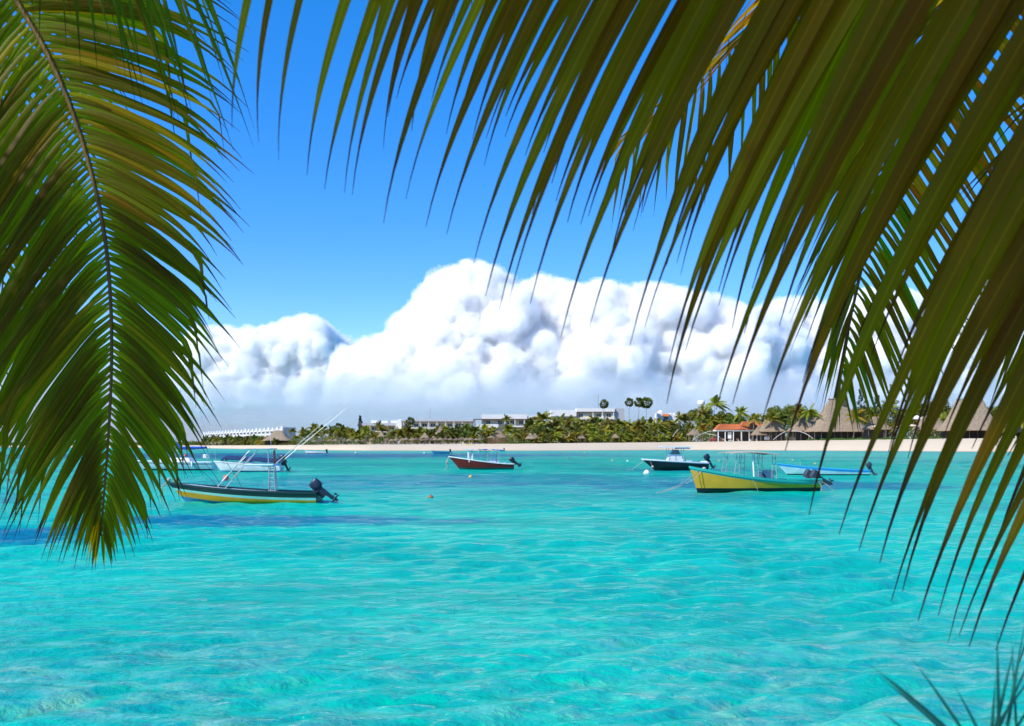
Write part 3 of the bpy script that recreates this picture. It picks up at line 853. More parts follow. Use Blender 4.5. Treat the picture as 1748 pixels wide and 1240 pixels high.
frond(palmT, st2, path2, .026, .004, ([(0, .2, -1, 300 * S50), (.6, .06, -1, 300 * S50), (1, -.2, -1, 150 * S50)], [(0, -.6, -.75, 300 * S50), (.6, -.72, -.62, 250 * S50), (1, -.5, -.8, 100 * S50)]), 48, 37, (LEAF, LEAF_G), width=.036, depth_fan=(.3, -.3), droop=.3, brk=.2)
st3 = np.vstack([crownT[None], pxpath([(2150, -300, 4.4)])])
path3 = pxpath([(1980, 0, 4.4), (1860, 250, 4.4), (1790, 470, 4.4), (1760, 640, 4.4)])
frond(palmT, st3, path3, .03, .004, ([(0, .6, -.7, 330 * S45), (1, .3, -.9, 120 * S45)], [(0, -.75, -.4, 380 * S45), (.6, -.6, -.75, 340 * S45), (1, -.2, -1, 120 * S45)]), 46, 41, (LEAF, LEAF_G), width=.042, depth_fan=(.15, -.15), droop=.25, leaf_objs=False)
# a sun-bleached frond end peeping in at the top edge
st4 = np.vstack([crownT[None], pxpath([(1500, -620, 6.0)])])
path4 = pxpath([(1150, -330, 6.2), (900, -150, 6.2), (760, -70, 6.2)])
S60 = 6.2 / F
frond(palmT, st4, path4, .024, .003, ([(0, .1, -1, 200 * S60), (1, -.15, -1, 110 * S60)], [(0, -.7, -.7, 170 * S60), (1, -.6, -.8, 80 * S60)]), 22, 43, (LEAF, LEAF_Y), width=.036, depth_fan=(.2, -.2), droop=.2)

# ---- the crowns above the picture: fronds that shade the ones in view
def crown_fill(root, crown, specs, seed, length=3.2):
    rs = np.random.RandomState(seed)
    for k, (az, el, ln) in enumerate(specs):
        a, e = math.radians(az), math.radians(el)
        d = np.array([math.sin(a) * math.cos(e), math.cos(a) * math.cos(e), math.sin(e)])
        n = 7; s = np.linspace(0, 1, n)[:, None]
        path = np.asarray(crown)[None] + d[None] * ln * s + np.array([0, 0, -1.0])[None] * ln * .42 * s ** 2.2
        h = np.array([d[1], -d[0], 0]); h /= np.linalg.norm(h)
        # leaflets leave to both sides of the stalk and droop
        org = np.array(root.location)
        P = spline(path, 60); mb = MB(); mb.tube(P - org, np.linspace(.032, .004, 60), 6)
        fr = mb.build('frond', RACHIS, root, True)
        Vs, Qs, As, off = [], [], [], 0
        for i in range(62):
            for sg in (-1, 1):
                t = .16 + .84 * (i + rs.rand() * .5) / 62; p0 = P[int(t * 59)]
                dd = h * sg * 1.0 + d * .55 + np.array([0, 0, -.35]) + rs.normal(0, .06, 3); dd /= np.linalg.norm(dd)
                L_ = np.interp(t, [.1, .4, .8, 1], [.55, .85, .7, .25]) * rs.uniform(.9, 1.1)
                q = np.linspace(0, 1, 7)[:, None]
                C = p0 + dd * L_ * q + np.array([0, 0, -1.0]) * L_ * .38 * q ** 2.2
                V, Q, al = blade(C - org, blade_width(7, .062), np.array([0, 0, 1.0]) + rs.normal(0, .15, 3))
                Vs.append(V); Qs.append(Q + off); As.append(al); off += len(V)
        me = fast_mesh('foliage', np.concatenate(Vs), np.concatenate(Qs), LEAF, smooth=True)
        a_ = me.attributes.new('along', 'FLOAT', 'POINT'); a_.data.foreach_set('value', np.concatenate(As).astype(np.float32))
        tag(link_mesh('foliage', me, fr), kind='stuff')
crown_fill(palmL, crownL, [(az, el, ln) for az, el, ln in ((60, 30, 3.4), (78, 20, 3.6), (92, 34, 3.8), (106, 18, 3.8), (120, 30, 3.8), (135, 15, 3.4), (150, 32, 3.4), (168, 20, 3.2), (190, 35, 3.2), (212, 20, 3.2), (235, 30, 3.4), (255, 20, 3.4), (275, 34, 3.6), (292, 18, 3.4), (330, 48, 3.2), (85, 60, 3.4), (115, 62, 3.4), (145, 58, 3.2), (200, 62, 3.0), (250, 60, 3.2), (290, 60, 3.2), (20, 66, 3.0))], 51)
crown_fill(palmT, crownT, [(90, 30, 3.2), (130, 35, 3.2), (180, 30, 3.4), (215, 45, 3.2), (240, 60, 3.2), (45, 50, 3.2), (265, 62, 3.4), (290, 66, 3.2), (0, 68, 3.2)], 53)
crown_fill(palmR, crownR, [(80, 40, 2.4), (120, 30, 2.6), (160, 45, 2.4), (100, 70, 2.4)], 55)

# ---- young palm below the bank: only some blade ends reach up into the corner
LEAF_B = leaf_mat('blue_green_leaf', (.012, .11, .09), (.02, .24, .19), tmix=.4, rnd=.15, rough=.5, spec=.1)  # even blue-green tone for the blurred corner blades
yb = np.array([.8, .8, 1.1])
young = tag(empty('young_palm', tuple(yb)), 'young palm whose thin dark blade tips poke up into the lower right corner', 'palm')
MB().lathe([(.07, -.2), (.08, 0), (.06, .18), (.03, .34)], 10).build('trunk', FIBRE, young, True)
rs = np.random.RandomState(61)
DY_ = 1.2
hub = at(1680, 1330, DY_)
ym = MB().tube(spline([np.array([0, 0, .2]), (hub - yb) * .5 + np.array([.03, 0, .05]), hub - yb, at(1640, 1262, DY_) - yb], 20), np.linspace(.006, .0015, 20), 6).build('frond', RACHIS, young, True)
for (a, b) in (((1475, 1128), (1660, 1290)), ((1484, 1142), (1668, 1300)), ((1490, 1138), (1655, 1280)), ((1553, 1120), (1668, 1285)), ((1626, 1165), (1690, 1290)), ((1702, 1072), (1706, 1300)), ((1735, 1090), (1690, 1290)),
               ((1500, 1212), (1600, 1300)), ((1726, 1080), (1738, 1300)), ((1700, 1150), (1690, 1300)), ((1790, 1120), (1680, 1270)), ((1752, 1050), (1712, 1290)), ((1800, 1040), (1690, 1280)), ((1830, 1100), (1700, 1300)), ((1440, 1235), (1590, 1310))):
    p0, p1 = at(b[0], b[1], DY_), at(a[0], a[1], DY_ + rs.uniform(-.08, .1))
    s = np.linspace(0, 1, 12)[:, None]
    C = p0 + (p1 - p0) * s + np.array([0, 0, .003]) * 4 * s * (1 - s)
    V, Q, al = blade(C, blade_width(12, .0044, .6), np.array([rs.normal(0, .3), -1, rs.normal(0, .3)]), fold=.3)
    leaf_object('leaflet', V - yb, Q, al * .8, LEAF_B, ym, p0 - yb)

# ================================================================== BOATS
def paint(name, col, **k):
    k.setdefault('rough', .38); k.setdefault('var', .10); k.setdefault('scale', 1.6); k.setdefault('spec', .4)
    k.setdefault('wear', ((.75, .74, .68), 7.0, .70, .6))
    return mat(name, col, **k)
P_WHITE = paint('white_gelcoat', (.78, .79, .80), wear=((.45, .42, .36), 5, .68, .5))
P_DGREEN = paint('dark_green_paint', (.006, .035, .035)); P_AQUA = paint('pale_aqua_paint', (.25, .62, .55))
P_OCHRE = paint('ochre_paint', (.50, .27, .008)); P_BLUE = paint('sea_blue_paint', (.03, .20, .38))
P_TEAL = paint('teal_paint', (.02, .42, .36)); P_YEL = paint('yellow_paint', (.60, .37, .03), wear=((.62, .55, .4), 6, .66, .55))
P_BLACK = paint('black_green_antifoul', (.008, .02, .022), wear=((.3, .36, .33), 8, .72, .5))
P_RED = paint('oxblood_paint', (.15, .012, .012)); P_TEALB = paint('teal_antifoul', (.0, .14, .14))
P_HULLG = paint('black_green_hull', (.003, .018, .022), wear=((.2, .2, .2), 9, .80, .3)); P_SKY = paint('sky_blue_paint', (.03, .33, .70)); P_PALE = paint('pale_blue_paint', (.38, .62, .68))
P_LINER = mat('boat_liner', (.62, .70, .76), .5, .12, 2.5); P_NAVY = mat('navy_cover', (.005, .028, .10), .85, .2, 5, .4, 12)
P_RBLUE = mat('royal_blue_cover', (.008, .09, .46), .85, .2, 5, .4, 12)
P_MOTOR = mat('motor_navy', (.008, .018, .045), .4, .15, 4, spec=.5); P_MBLK = mat('motor_black', (.012, .016, .02), .35, .2, 4, spec=.5); P_MGREY = mat('motor_grey', (.03, .045, .065), .5, .15, 4)
P_STEEL = mat('stainless_tube', (.42, .43, .43), .45, .05, 3, metal=.3); P_WTUBE = mat('white_tube', (.78, .78, .76), .4, .05, 3)
P_WOOD = mat('canopy_ply', (.42, .36, .28), .8, .2, 4); P_CONS = mat('console_grey', (.50, .51, .50), .55, .1, 3); P_BLK = mat('black_rubber', (.01, .01, .011), .6, .1, 5)
P_ROPE = mat('mooring_rope', (.42, .38, .30), .9, .25, 20); P_CANV = mat('pale_blue_canvas', (.45, .66, .78), .8, .1, 4); P_GLASS = mat('smoked_screen', (.10, .16, .17), .1, .05, 3, spec=.6)
P_ORANGE = mat('orange_float', (.62, .10, .06), .6, .15, 3); P_BRASS = mat('prop_bronze', (.10, .12, .13), .4, .1, 6, metal=.6)
P_SEATB = mat('blue_locker', (.16, .44, .66), .5, .1, 3)

class Hull:
    """panga hull: x from stern (0) to bow (L), y across, z above the waterline"""
    def __init__(s, L, B, bow, stern, draft=.28, rake=1.0, full=.52, sheer=2.4):
        s.L, s.B, s.bow, s.stern, s.draft, s.rake, s.full, s.sheer = L, B, bow, stern, draft, rake, full, sheer
    def zg(s, u): return s.stern + (s.bow - s.stern) * u ** s.sheer
    def zk(s, u): return -s.draft + (.10 * max(0, u - .6) / .4)
    def hb(s, u):
        if u < s.full: return s.B / 2 * (.86 + .14 * math.sin(u / s.full * math.pi / 2))
        k = (u - s.full) / (1 - s.full); return s.B / 2 * max(1 - k ** 2.3, 0) + .015
    def pt(s, u, v, side=1, inset=0.0):
        zk, zg = s.zk(u), s.zg(u); z = zk + (zg - zk) * v
        sec = min(1, (v / .34) ** .75 * .80) if v < .34 else .80 + .20 * ((v - .34) / .66) ** .8
        sec = sec * (1 - .25 * max(0, u - .7) / .3 * (1 - v))
        y = max(s.hb(u) * sec - inset, 0)
        x = u * (s.L - s.rake) + s.rake * (u ** 3) * max(v, 0) ** 1.1 - inset * (u ** 4) * 2
        return np.array([x, side * y, z])
    def v_at(s, u, z): return (z - s.zk(u)) / (s.zg(u) - s.zk(u))

def build_hull(root, H, bands, liner=P_LINER, floor_z=.12, gun=None, gun_h=.09, gun_w=.10, deck_u=.86):
    """bands: list of (kind, value, material) from the gunwale down: kind 'd' = metres below the gunwale, 'z' = height above water"""
    us = np.concatenate([np.linspace(0, .5, 9)[:-1], np.linspace(.5, 1, 22)])
    mats = [b[2] for b in bands]
    for side in (1, -1):
        pass
    mb = MB()
    for side in (1, -1):
        for bi, (kind, val, m) in enumerate(bands):
            rows = []
            for u in us:
                top = H.zg(u) if bi == 0 else max(min(H.zg(u) - bands[bi - 1][1] if bands[bi - 1][0] == 'd' else bands[bi - 1][1], H.zg(u)), H.zk(u) + .001)
                bot = H.zk(u) if kind == 'end' else max(H.zg(u) - val if kind == 'd' else val, H.zk(u))
                bot = min(bot, top)
                ring = []
                for q in np.linspace(0, 1, 5):
                    z = top + (bot - top) * q; ring.append(H.pt(u, np.clip(H.v_at(u, z), 0, 1), side))
                rows.append(np.array(ring))
            V = np.concatenate(rows); fs = []
            for i in range(len(us) - 1):
                for j in range(4):
                    a = (i * 5 + j, i * 5 + j + 1, (i + 1) * 5 + j + 1, (i + 1) * 5 + j); fs.append(a if side > 0 else a[::-1])
            mb.add(V, fs, bi)
    # transom
    vs = np.linspace(0, 1, 9); V = np.array([H.pt(0, v, 1) for v in vs] + [H.pt(0, v, -1) for v in vs])
    mb.add(V, [(i, i + 1, 9 + i + 1, 9 + i) for i in range(8)], 0)
    hull = mb.build('hull', mats, root, True)
    # inner liner and floor
    mi = MB(); w = .07
    for side in (1, -1):
        rows = []
        for u in us[:-2]:
            zt = H.zg(u) - .01; zb = floor_z + max(0, u - .75) * .9
            zb = min(zb, zt - .05)
            rows.append(np.array([H.pt(u, H.v_at(u, zt), side, w), H.pt(u, np.clip(H.v_at(u, (zt + zb) / 2), .1, 1), side, w), H.pt(u, np.clip(H.v_at(u, zb), .1, 1), side, w), np.array([u * (H.L - H.rake), 0, zb])]))
        mi.loft(rows if side < 0 else rows, 0, closed=False)
    mi.build('liner', liner, root, True)
    # gunwale rail
    mg = MB()
    for side in (1, -1):
        rings = []
        for u in us:
            c = H.pt(u, 1, side); o = .02
            yo = c[1] + side * o; yi = c[1] - side * min(gun_w, abs(c[1]) + .0)
            rings.append(np.array([(c[0], yo, c[2] - gun_h * .6), (c[0], yo, c[2] + gun_h * .4), (c[0], yi, c[2] + gun_h * .4), (c[0], yi, c[2] - gun_h * .6)]))
        mg.loft(rings, 0, True, True)
    mg.bx(-.04, .06, -H.hb(0), H.hb(0), H.zg(0) - .10, H.zg(0) + .035)
    mg.build('gunwale', gun or bands[0][2], root)
    # small foredeck
    md = MB(); uu = [u for u in us if u >= deck_u]
    V = np.array([H.pt(u, 1, 1, .01) for u in uu] + [H.pt(u, 1, -1, .01) for u in uu]) - np.array([0, 0, .03]); n = len(uu)
    md.add(V, [(i, i + 1, n + i + 1, n + i) for i in range(n - 1)], 0)
    md.build('foredeck', liner, root)
    return hull

def outboard(root, x, y, z, tilt, cowl, s=1.0):
    """outboard motor hung on the transom, swung up by tilt"""
    R = rotm('Y', tilt)
    def tr(p): return np.asarray(p, float) @ R.T + np.array([x, y, z])
    m = MB()
    rings = []
    for zz, hx, hy, ox in ((0, .20, .13, 0), (.05, .27, .17, -.01), (.2, .29, .185, -.02), (.42, .28, .18, -.03), (.50, .25, .16, -.02), (.53, .20, .12, 0)):
        th = np.arange(12) / 12 * 2 * math.pi
        c, sn = np.cos(th), np.sin(th)
        rings.append(np.stack([np.sign(c) * np.abs(c) ** .32 * hx * s + ox * s - .22 * s, np.sign(sn) * np.abs(sn) ** .32 * hy * s, np.full(12, zz * s + .18 * s)], 1))
    m.loft([tr(r) for r in rings], 0, True, True)
    mot = m.build('outboard_motor', cowl, root, True)
    g = MB()
    g.loft([tr(np.array([(-.10, -.09, .2), (-.36, -.07, .2), (-.36, .07, .2), (-.10, .09, .2)]) * s), tr(np.array([(-.14, -.06, -.35), (-.34, -.05, -.35), (-.34, .05, -.35), (-.14, .06, -.35)]) * s), tr(np.array([(-.17, -.03, -.75), (-.34, -.03, -.75), (-.34, .03, -.75), (-.17, .03, -.75)]) * s)], 0, True, True)
    g.loft([tr(np.array([(-.10, -.02, -.62), (-.55, -.10, -.62), (-.55, .10, -.62), (-.10, .02, -.62)]) * s), tr(np.array([(-.10, -.02, -.64), (-.55, -.10, -.64), (-.55, .10, -.64), (-.10, .02, -.64)]) * s)], 0, True, True)
    g.tube(tr(np.array([(-.02, 0, -.78), (-.12, 0, -.78), (-.45, 0, -.78), (-.52, 0, -.78)]) * s), np.array([.01, .055, .055, .03]) * s, 8)
    g.loft([tr(np.array([(-.18, -.015, -.8), (-.36, -.015, -.8), (-.36, .015, -.8), (-.18, .015, -.8)]) * s), tr(np.array([(-.26, -.01, -.98), (-.37, -.01, -.98), (-.37, .01, -.98), (-.26, .01, -.98)]) * s)], 0, True, True)
    g.build('lower_unit', cowl, mot)
    b = MB(); b.loft([tr(np.array([(.08, -.11, .10), (-.14, -.09, .16), (-.14, .09, .16), (.08, .11, .10)]) * s), tr(np.array([(.08, -.11, -.28), (-.16, -.07, -.3), (-.16, .07, -.3), (.08, .11, -.28)]) * s)], 0, True, True)
    b.build('clamp_bracket', P_MBLK, mot)
    p = MB()
    for k in range(3):
        a = k * 2.094; ca, sa = math.cos(a), math.sin(a)
        q = np.array([(-.50, .03, 0), (-.47, .05, .11), (-.51, 0.0, .19), (-.55, -.06, .15), (-.54, -.03, .02)])
        q = np.stack([q[:, 0], q[:, 1] * ca - q[:, 2] * sa, q[:, 1] * sa + q[:, 2] * ca - .78], 1)
        p.add(tr(q * s), [(0, 1, 2, 3, 4)])
    p.build('propeller', P_BRASS, mot)
    return mot

def place_boat(root, px_bow, px_stern, py, yaw, L):
    """set the empty so that the boat's stern-to-bow line runs along heading yaw (0 = +X); returns nothing"""
    pass

def boat_root(name, label, px_stern, py, heading, group='boats moored off the beach'):
    p = on_water(px_stern, py)
    o = tag(empty(name, tuple(p), heading), label, 'boat', group)
    return o

def rope(root, pts, r=.014, name='mooring_rope', m=None):
    return MB().tube(spline(pts, 14), r, 5).build(name, m or P_ROPE, root)

def ladder(root, p0, p1, w, n, r=.018, m=None, name='ladder', d=(1, 0, 0)):
    mb = MB(); d = np.array(d, float) * w; p0 = np.array(p0, float); p1 = np.array(p1, float)
    mb.tube([p0 - d / 2, p1 - d / 2 * .6], r, 6); mb.tube([p0 + d / 2, p1 + d / 2 * .6], r, 6)
    for i in range(n):
        k = (i + .7) / (n + .4); c = p0 + (p1 - p0) * k; mb.tube([c - d / 2 * (1 - .4 * k), c + d / 2 * (1 - .4 * k)], r * .8, 6)
    return mb.build(name, m or P_STEEL, root)

PI = math.pi
# ---- striped panga with long fishing poles (nearest boat, left)
b1 = boat_root('striped_fishing_boat', 'open fishing boat striped dark green, aqua and ochre with two long raised poles', 545, 858.5, PI - .05)
H = Hull(8.05, 1.95, 1.04, .56, rake=1.15, sheer=2.2)
build_hull(b1, H, [('d', .27, P_DGREEN), ('d', .40, P_AQUA), ('d', .70, P_OCHRE), ('end', 0, P_BLUE)], gun=P_DGREEN, liner=P_LINER)
for x in (1.0, 2.1, 3.2, 4.3): MB().bevel_box((x, 0, .40), (.34, 1.60, .07), .02).build('thwart', P_WHITE, b1)
for x, s_ in ((1.9, 1), (2.75, 1), (3.7, 1), (5.0, 1)): MB().bevel_box((x, .30, .40), (.45, .22, .30), .02).build('locker', P_SEATB, b1)
for sd in (-.72, .72):
    pass
roofz, xm = 2.10, 3.05
ladder(b1, (2.55, -.55, .5), (2.60, -.55, 1.92), .42, 6); ladder(b1, (2.30, .60, .5), (2.38, .55, 1.92), .36, 6)
fr_ = MB()
fr_.tube([(5.3, -.75, .62), (3.62, -.68, 2.55), (3.45, -.6, 2.72)], .026, 6); fr_.tube([(5.3, .75, .62), (3.62, .68, 2.55), (3.45, .6, 2.72)], .026, 6)
fr_.tube([(2.45, -.55, .6), (2.52, -.6, 2.78)], .026, 6); fr_.tube([(2.45, .55, .6), (2.52, .6, 2.78)], .026, 6)
fr_.tube([(4.9, .72, 1.15), (3.75, .4, 2.4)], .014, 5); fr_.tube([(4.9, -.72, 1.15), (3.75, -.4, 2.4)], .014, 5)
for k in range(5):
    a = .18 + .15 * k; fr_.tube([(5.3 - 1.7 * a, .74, .62 + 1.95 * a), (5.3 - 1.7 * a - .25, .60, .62 + 1.8 * a)], .012, 5)
fr_.build('canopy_frame', P_STEEL, b1)
MB().bevel_box((3.0, 0, 1.97), (1.55, 1.4, .09), .03).build('canopy', P_CANV, b1)
MB().bevel_box((3.05, 0, 2.80), (1.30, 1.35, .05), .02).build('upper_canopy', P_STEEL, b1)
MB().bx(2.0, 2.9, -.5, .5, 1.88, 1.92).build('canopy_lining', P_WHITE, b1)
for sd in (-1, 1):
    MB().tube([(2.35, sd * .35, 1.9), (-1.35, sd * .62, 4.98)], np.array([.022, .009]), 6).build('fishing_pole', P_STEEL, b1)
MB().tube([(2.42, -.3, 1.95), (2.46, -.3, 2.7)], .06, 8).build('rolled_flag', P_ORANGE, b1)
MB().tube([(2.5, .1, 2.8), (2.62, .1, 4.7)], .008, 5).build('antenna', P_WTUBE, b1)
for x0, x1 in ((5.2, 6.4), (5.0, 5.75), (3.95, 4.6)):
    rope(b1, [(x0, .5, .85), ((x0 + x1) / 2, .45, 1.45), (x1 + .2, .35, 2.1)], .011, 'stay', P_BLK)
MB().lathe([(.02, -.16), (.12, -.11), (.16, 0), (.12, .11), (.02, .16)], 12, off=(5.25, -.95, 1.25)).build('float_ball', P_ORANGE, b1, True)
outboard(b1, -.06, .15, .48, math.radians(52), P_MOTOR, 1.0)
rope(b1, [(8.0, .05, 1.1), (8.28, .1, .8), (8.22, .05, .05)], .03, 'bow_rope'); rope(b1, [(8.02, -.05, 1.1), (8.42, .0, .6), (8.38, -.1, -.05)], .022, 'bow_rope')
MB().lathe([(.02, -.10), (.10, -.05), (.11, .05), (.02, .12)], 10, off=(7.98, 0, 1.15)).build('bow_knot', P_ROPE, b1, True)

# ---- yellow and teal panga
b2 = boat_root('yellow_fishing_boat', 'yellow open fishing boat with thick teal gunwale and a canopy on ladder posts', 1391, 838.5, PI + .22)
H = Hull(8.75, 2.15, 1.62, .68, rake=.6, sheer=2.3, full=.45)
build_hull(b2, H, [('d', .20, P_TEAL), ('z', .27, P_YEL), ('end', 0, P_BLACK)], gun=P_TEAL, gun_h=.15, gun_w=.15, liner=P_CONS, floor_z=.25)
for x, y in ((5.95, -.78), (5.75, .78), (4.75, -.86), (4.6, .9), (3.5, -.86), (3.35, .9)):
    zb = H.zg(x / 8.75) - .02
    ladder(b2, (x + (.12 if x > 5 else 0), y, zb), (x - .05, y * .86, 2.40), .34, 4, .02, P_STEEL, 'ladder_post')
MB().tube([(4.75, .93, .85), (4.8, .84, 2.4)], .055, 8).build('canopy_post', P_WTUBE, b2)
cr = []
for k in range(9):
    x = 3.0 + k * .41; z = 2.41 + .10 * math.sin(k / 8 * PI) + .014 * k
    cr.append(np.array([(x, -1.1, z - .03), (x, -.5, z + .03), (x, .5, z + .03), (x, 1.1, z - .03), (x, 1.1, z - .07), (x, .5, z - .02), (x, -.5, z - .02), (x, -1.1, z - .07)]))
MB().loft(cr, 0, True, True).build('canopy', P_WOOD, b2)
cx = 3.5
cons = MB().bevel_box((cx, -.02, .86), (.92, .74, .80), .06, taper=.93).build('console', P_CONS, b2)
MB().bevel_box((cx - .15, -.02, 1.32), (.42, .66, .16), .03).build('dashboard', P_CONS, cons)
MB().tube([(cx - .62 + .16 * math.sin(a) * .5, .16 * math.cos(a), 1.22 + .16 * math.sin(a) * .85) for a in np.linspace(0, 2 * PI, 16)], .02, 6).build('steering_wheel', P_BLK, cons)
rope(b2, [(cx + .4, .40, 1.2), (cx + .30, .46, 1.05), (cx + .22, .46, .8)], .05, 'fuel_hose', P_BLK)
MB().bevel_box((1.75, 0, .62), (.5, 1.7, .24), .03).build('thwart', P_WHITE, b2); MB().bevel_box((.7, 0, .66), (1.0, 1.6, .20), .03).build('stern_locker', P_WHITE, b2)
MB().bevel_box((1.25, 1.0, .80), (2.4, .10, .14), .02).build('stern_rail', P_TEAL, b2)
outboard(b2, -.02, .42, .66, math.radians(60), P_MGREY, 1.0); outboard(b2, -.02, -.42, .66, math.radians(60), P_MGREY, 1.0)
rope(b2, [(7.9, .25, 1.5), (8.9, .55, .7), (10.9, .9, .05)], .022); rope(b2, [(8.2, .2, 1.45), (9.5, .7, .6), (11.4, 1.1, .02)], .018)
rope(b2, [(5.0, .98, .92), (4.75, 1.13, .5), (4.6, 1.2, .02)], .012, 'hanging_rope'); rope(b2, [(.35, .95, .78), (.2, 1.12, .4), (.25, 1.15, 0)], .018, 'stern_rope'); rope(b2, [(.3, .95, .78), (-.25, 1.2, .4), (-.7, 1.3, -.02)], .018, 'stern_rope')
MB().lathe([(.02, -.08), (.13, -.04), (.14, .05), (.02, .11)], 10, off=(7.8, .15, 1.5)).build('bow_knot', P_ROPE, b2, True)

# ---- oxblood panga
b3 = boat_root('red_fishing_boat', 'dark red fishing boat with flat canopy and two black outboards', 876, 801.5, PI + .13)
H = Hull(8.0, 2.0, 1.62, .70, rake=1.5, sheer=1.8, full=.48)
build_hull(b3, H, [('z', .22, P_RED), ('end', 0, P_TEALB)], gun=P_WHITE, gun_h=.12, gun_w=.14, liner=P_WHITE)
for x, y in ((5.5, -.75), (5.5, .75), (5.05, -.75), (5.05, .75)): MB().tube([(x, y, .9), (x + .05, y * .9, 2.32)], .06, 8).build('canopy_post', P_WTUBE, b3)
for x, y in ((3.3, -.8), (3.3, .8), (1.95, -.8), (1.95, .8)): MB().tube([(x, y, .8), (x, y * .9, 2.27)], .03, 6).build('canopy_post', P_STEEL, b3)
MB().loft([np.array([(x, -.95, z), (x, .95, z), (x, .85, z + .07), (x, -.85, z + .07)]) for x, z in ((1.8, 2.24), (3.0, 2.28), (4.5, 2.32), (5.75, 2.34))], 0, True, True).build('canopy', P_WOOD, b3)
MB().bevel_box((2.55, 0, 1.0), (.85, .8, .85), .06, taper=.9).build('console', P_WHITE, b3); MB().bevel_box((1.9, 0, .86), (.35, .7, .55), .05).build('helm_seat', P_WHITE, b3)
MB().bevel_box((1.2, 0, .72), (.5, 1.5, .2), .04).build('thwart', P_WHITE, b3)
for y in (-.36, .36): outboard(b3, -.02, y, .76, math.radians(52), P_MBLK, 1.0)
rope(b3, [(7.9, 0, 1.6), (8.25, .05, .9), (8.15, 0, .3), (8.5, 0, -.05)], .05, 'bow_rope'); MB().tube([(8.1, .02, 1.1), (8.14, .02, .72)], .11, 8).build('rope_float', P_ROPE, b3, True)
MB().tube([(7.2, 0, 1.66), (8.0, 0, 1.72)], .05, 6).build('bow_roller', P_MBLK, b3)

# ---- dark green centre-console boat
b4 = boat_root('console_boat', 'white-decked motorboat with black-green hull, centre console and hardtop', 1206, 803, PI + .10)
H = Hull(7.9, 2.35, 1.34, .92, rake=1.75, sheer=1.5, full=.5)
build_hull(b4, H, [('d', .16, P_WHITE), ('z', .05, P_HULLG), ('end', 0, P_HULLG)], gun=P_WHITE, gun_h=.12, gun_w=.2, liner=P_WHITE, floor_z=.35, deck_u=.70)
cons = MB().loft([np.array([(x0, -.5, z), (x1, -.5, z), (x1, .5, z), (x0, .5, z)]) for x0, x1, z in ((2.85, 4.85, .5), (3.0, 4.75, 1.35), (3.1, 4.65, 1.42), (3.2, 4.5, 1.9))], 0, True, True).build('console', P_WHITE, b4)
MB().loft([np.array([(x0, -.48, z), (x1, -.48, z), (x1, .48, z), (x0, .48, z)]) for x0, x1, z in ((3.3, 4.45, 1.9), (3.55, 4.05, 2.45))], 0, True, True).build('windscreen', P_GLASS, cons)
MB().loft([np.array([(x0, -1.0, z), (x1, -1.0, z), (x1, 1.0, z), (x0, 1.0, z)]) for x0, x1, z in ((1.95, 5.6, 2.70), (1.85, 5.75, 2.76), (2.0, 5.5, 2.83))], 0, True, True).build('hardtop', P_WHITE, b4)
MB().bevel_box((2.9, 0, 2.62), (1.5, 1.2, .16), .04).build('overhead_locker', P_CANV, b4)
for x in (2.95, 4.0, 4.75):
    for y in (-.6, .6): MB().tube([(x, y, .9), (x - .02, y * .95, 2.72)], .03, 6).build('hardtop_post', P_STEEL, b4)
MB().bevel_box((2.2, 0, .98), (.7, 1.1, .4), .08).build('helm_seat', P_CANV, b4); [MB().tube([(1.7, y, 1.0), (2.2, y, 1.35), (2.9, y, 1.45)], .018, 5).build('grab_rail', P_STEEL, b4) for y in (-.6, .6)]
MB().bevel_box((.45, 0, 1.0), (.7, 1.7, .18), .04).build('stern_bench', P_WHITE, b4)
outboard(b4, -.05, 0, .98, math.radians(30), P_MOTOR, 1.2)
for k, (x, z) in enumerate(((9.2, -.02), (9.8, -.02))): rope(b4, [(7.6, .1, 1.2), (8.5, .3 + .2 * k, .55), (x, .6 + .3 * k, z)], .014)
rope(b4, [(6.9, .35, 1.1), (6.8, .7, .6), (6.75, .8, .1)], .016, 'fender_rope')
MB().lathe([(.03, -.06), (.16, -.02), (.18, .1), (.1, .2), (.03, .26)], 12, off=(6.75, .85, .35)).build('fender', P_WOOD, b4, True)

# ---- sky-blue skiff behind the yellow boat
b5 = boat_root('blue_skiff', 'long pale blue skiff with sky-blue gunwale behind the yellow boat', 1482, 811.5, PI - .12)
H = Hull(8.9, 1.9, 1.15, .52, rake=1.2, sheer=2.1)
build_hull(b5, H, [('d', .24, P_SKY), ('z', .12, P_PALE), ('end', 0, P_BLACK)], gun=P_SKY, liner=P_PALE)
for x in (1.2, 2.8, 4.4): MB().bevel_box((x, 0, .40), (.34, 1.5, .07), .02).build('thwart', P_WHITE, b5)
MB().bevel_box((6.2, 0, .62), (1.6, 1.1, .12), .03).build('fore_locker', P_WHITE, b5)
outboard(b5, -.05, 0, .55, math.radians(28), P_MGREY, .95)
MB().tube([(6.6, .3, .5), (6.65, .3, 1.5)], .02, 5).build('post', P_WOOD, b5)

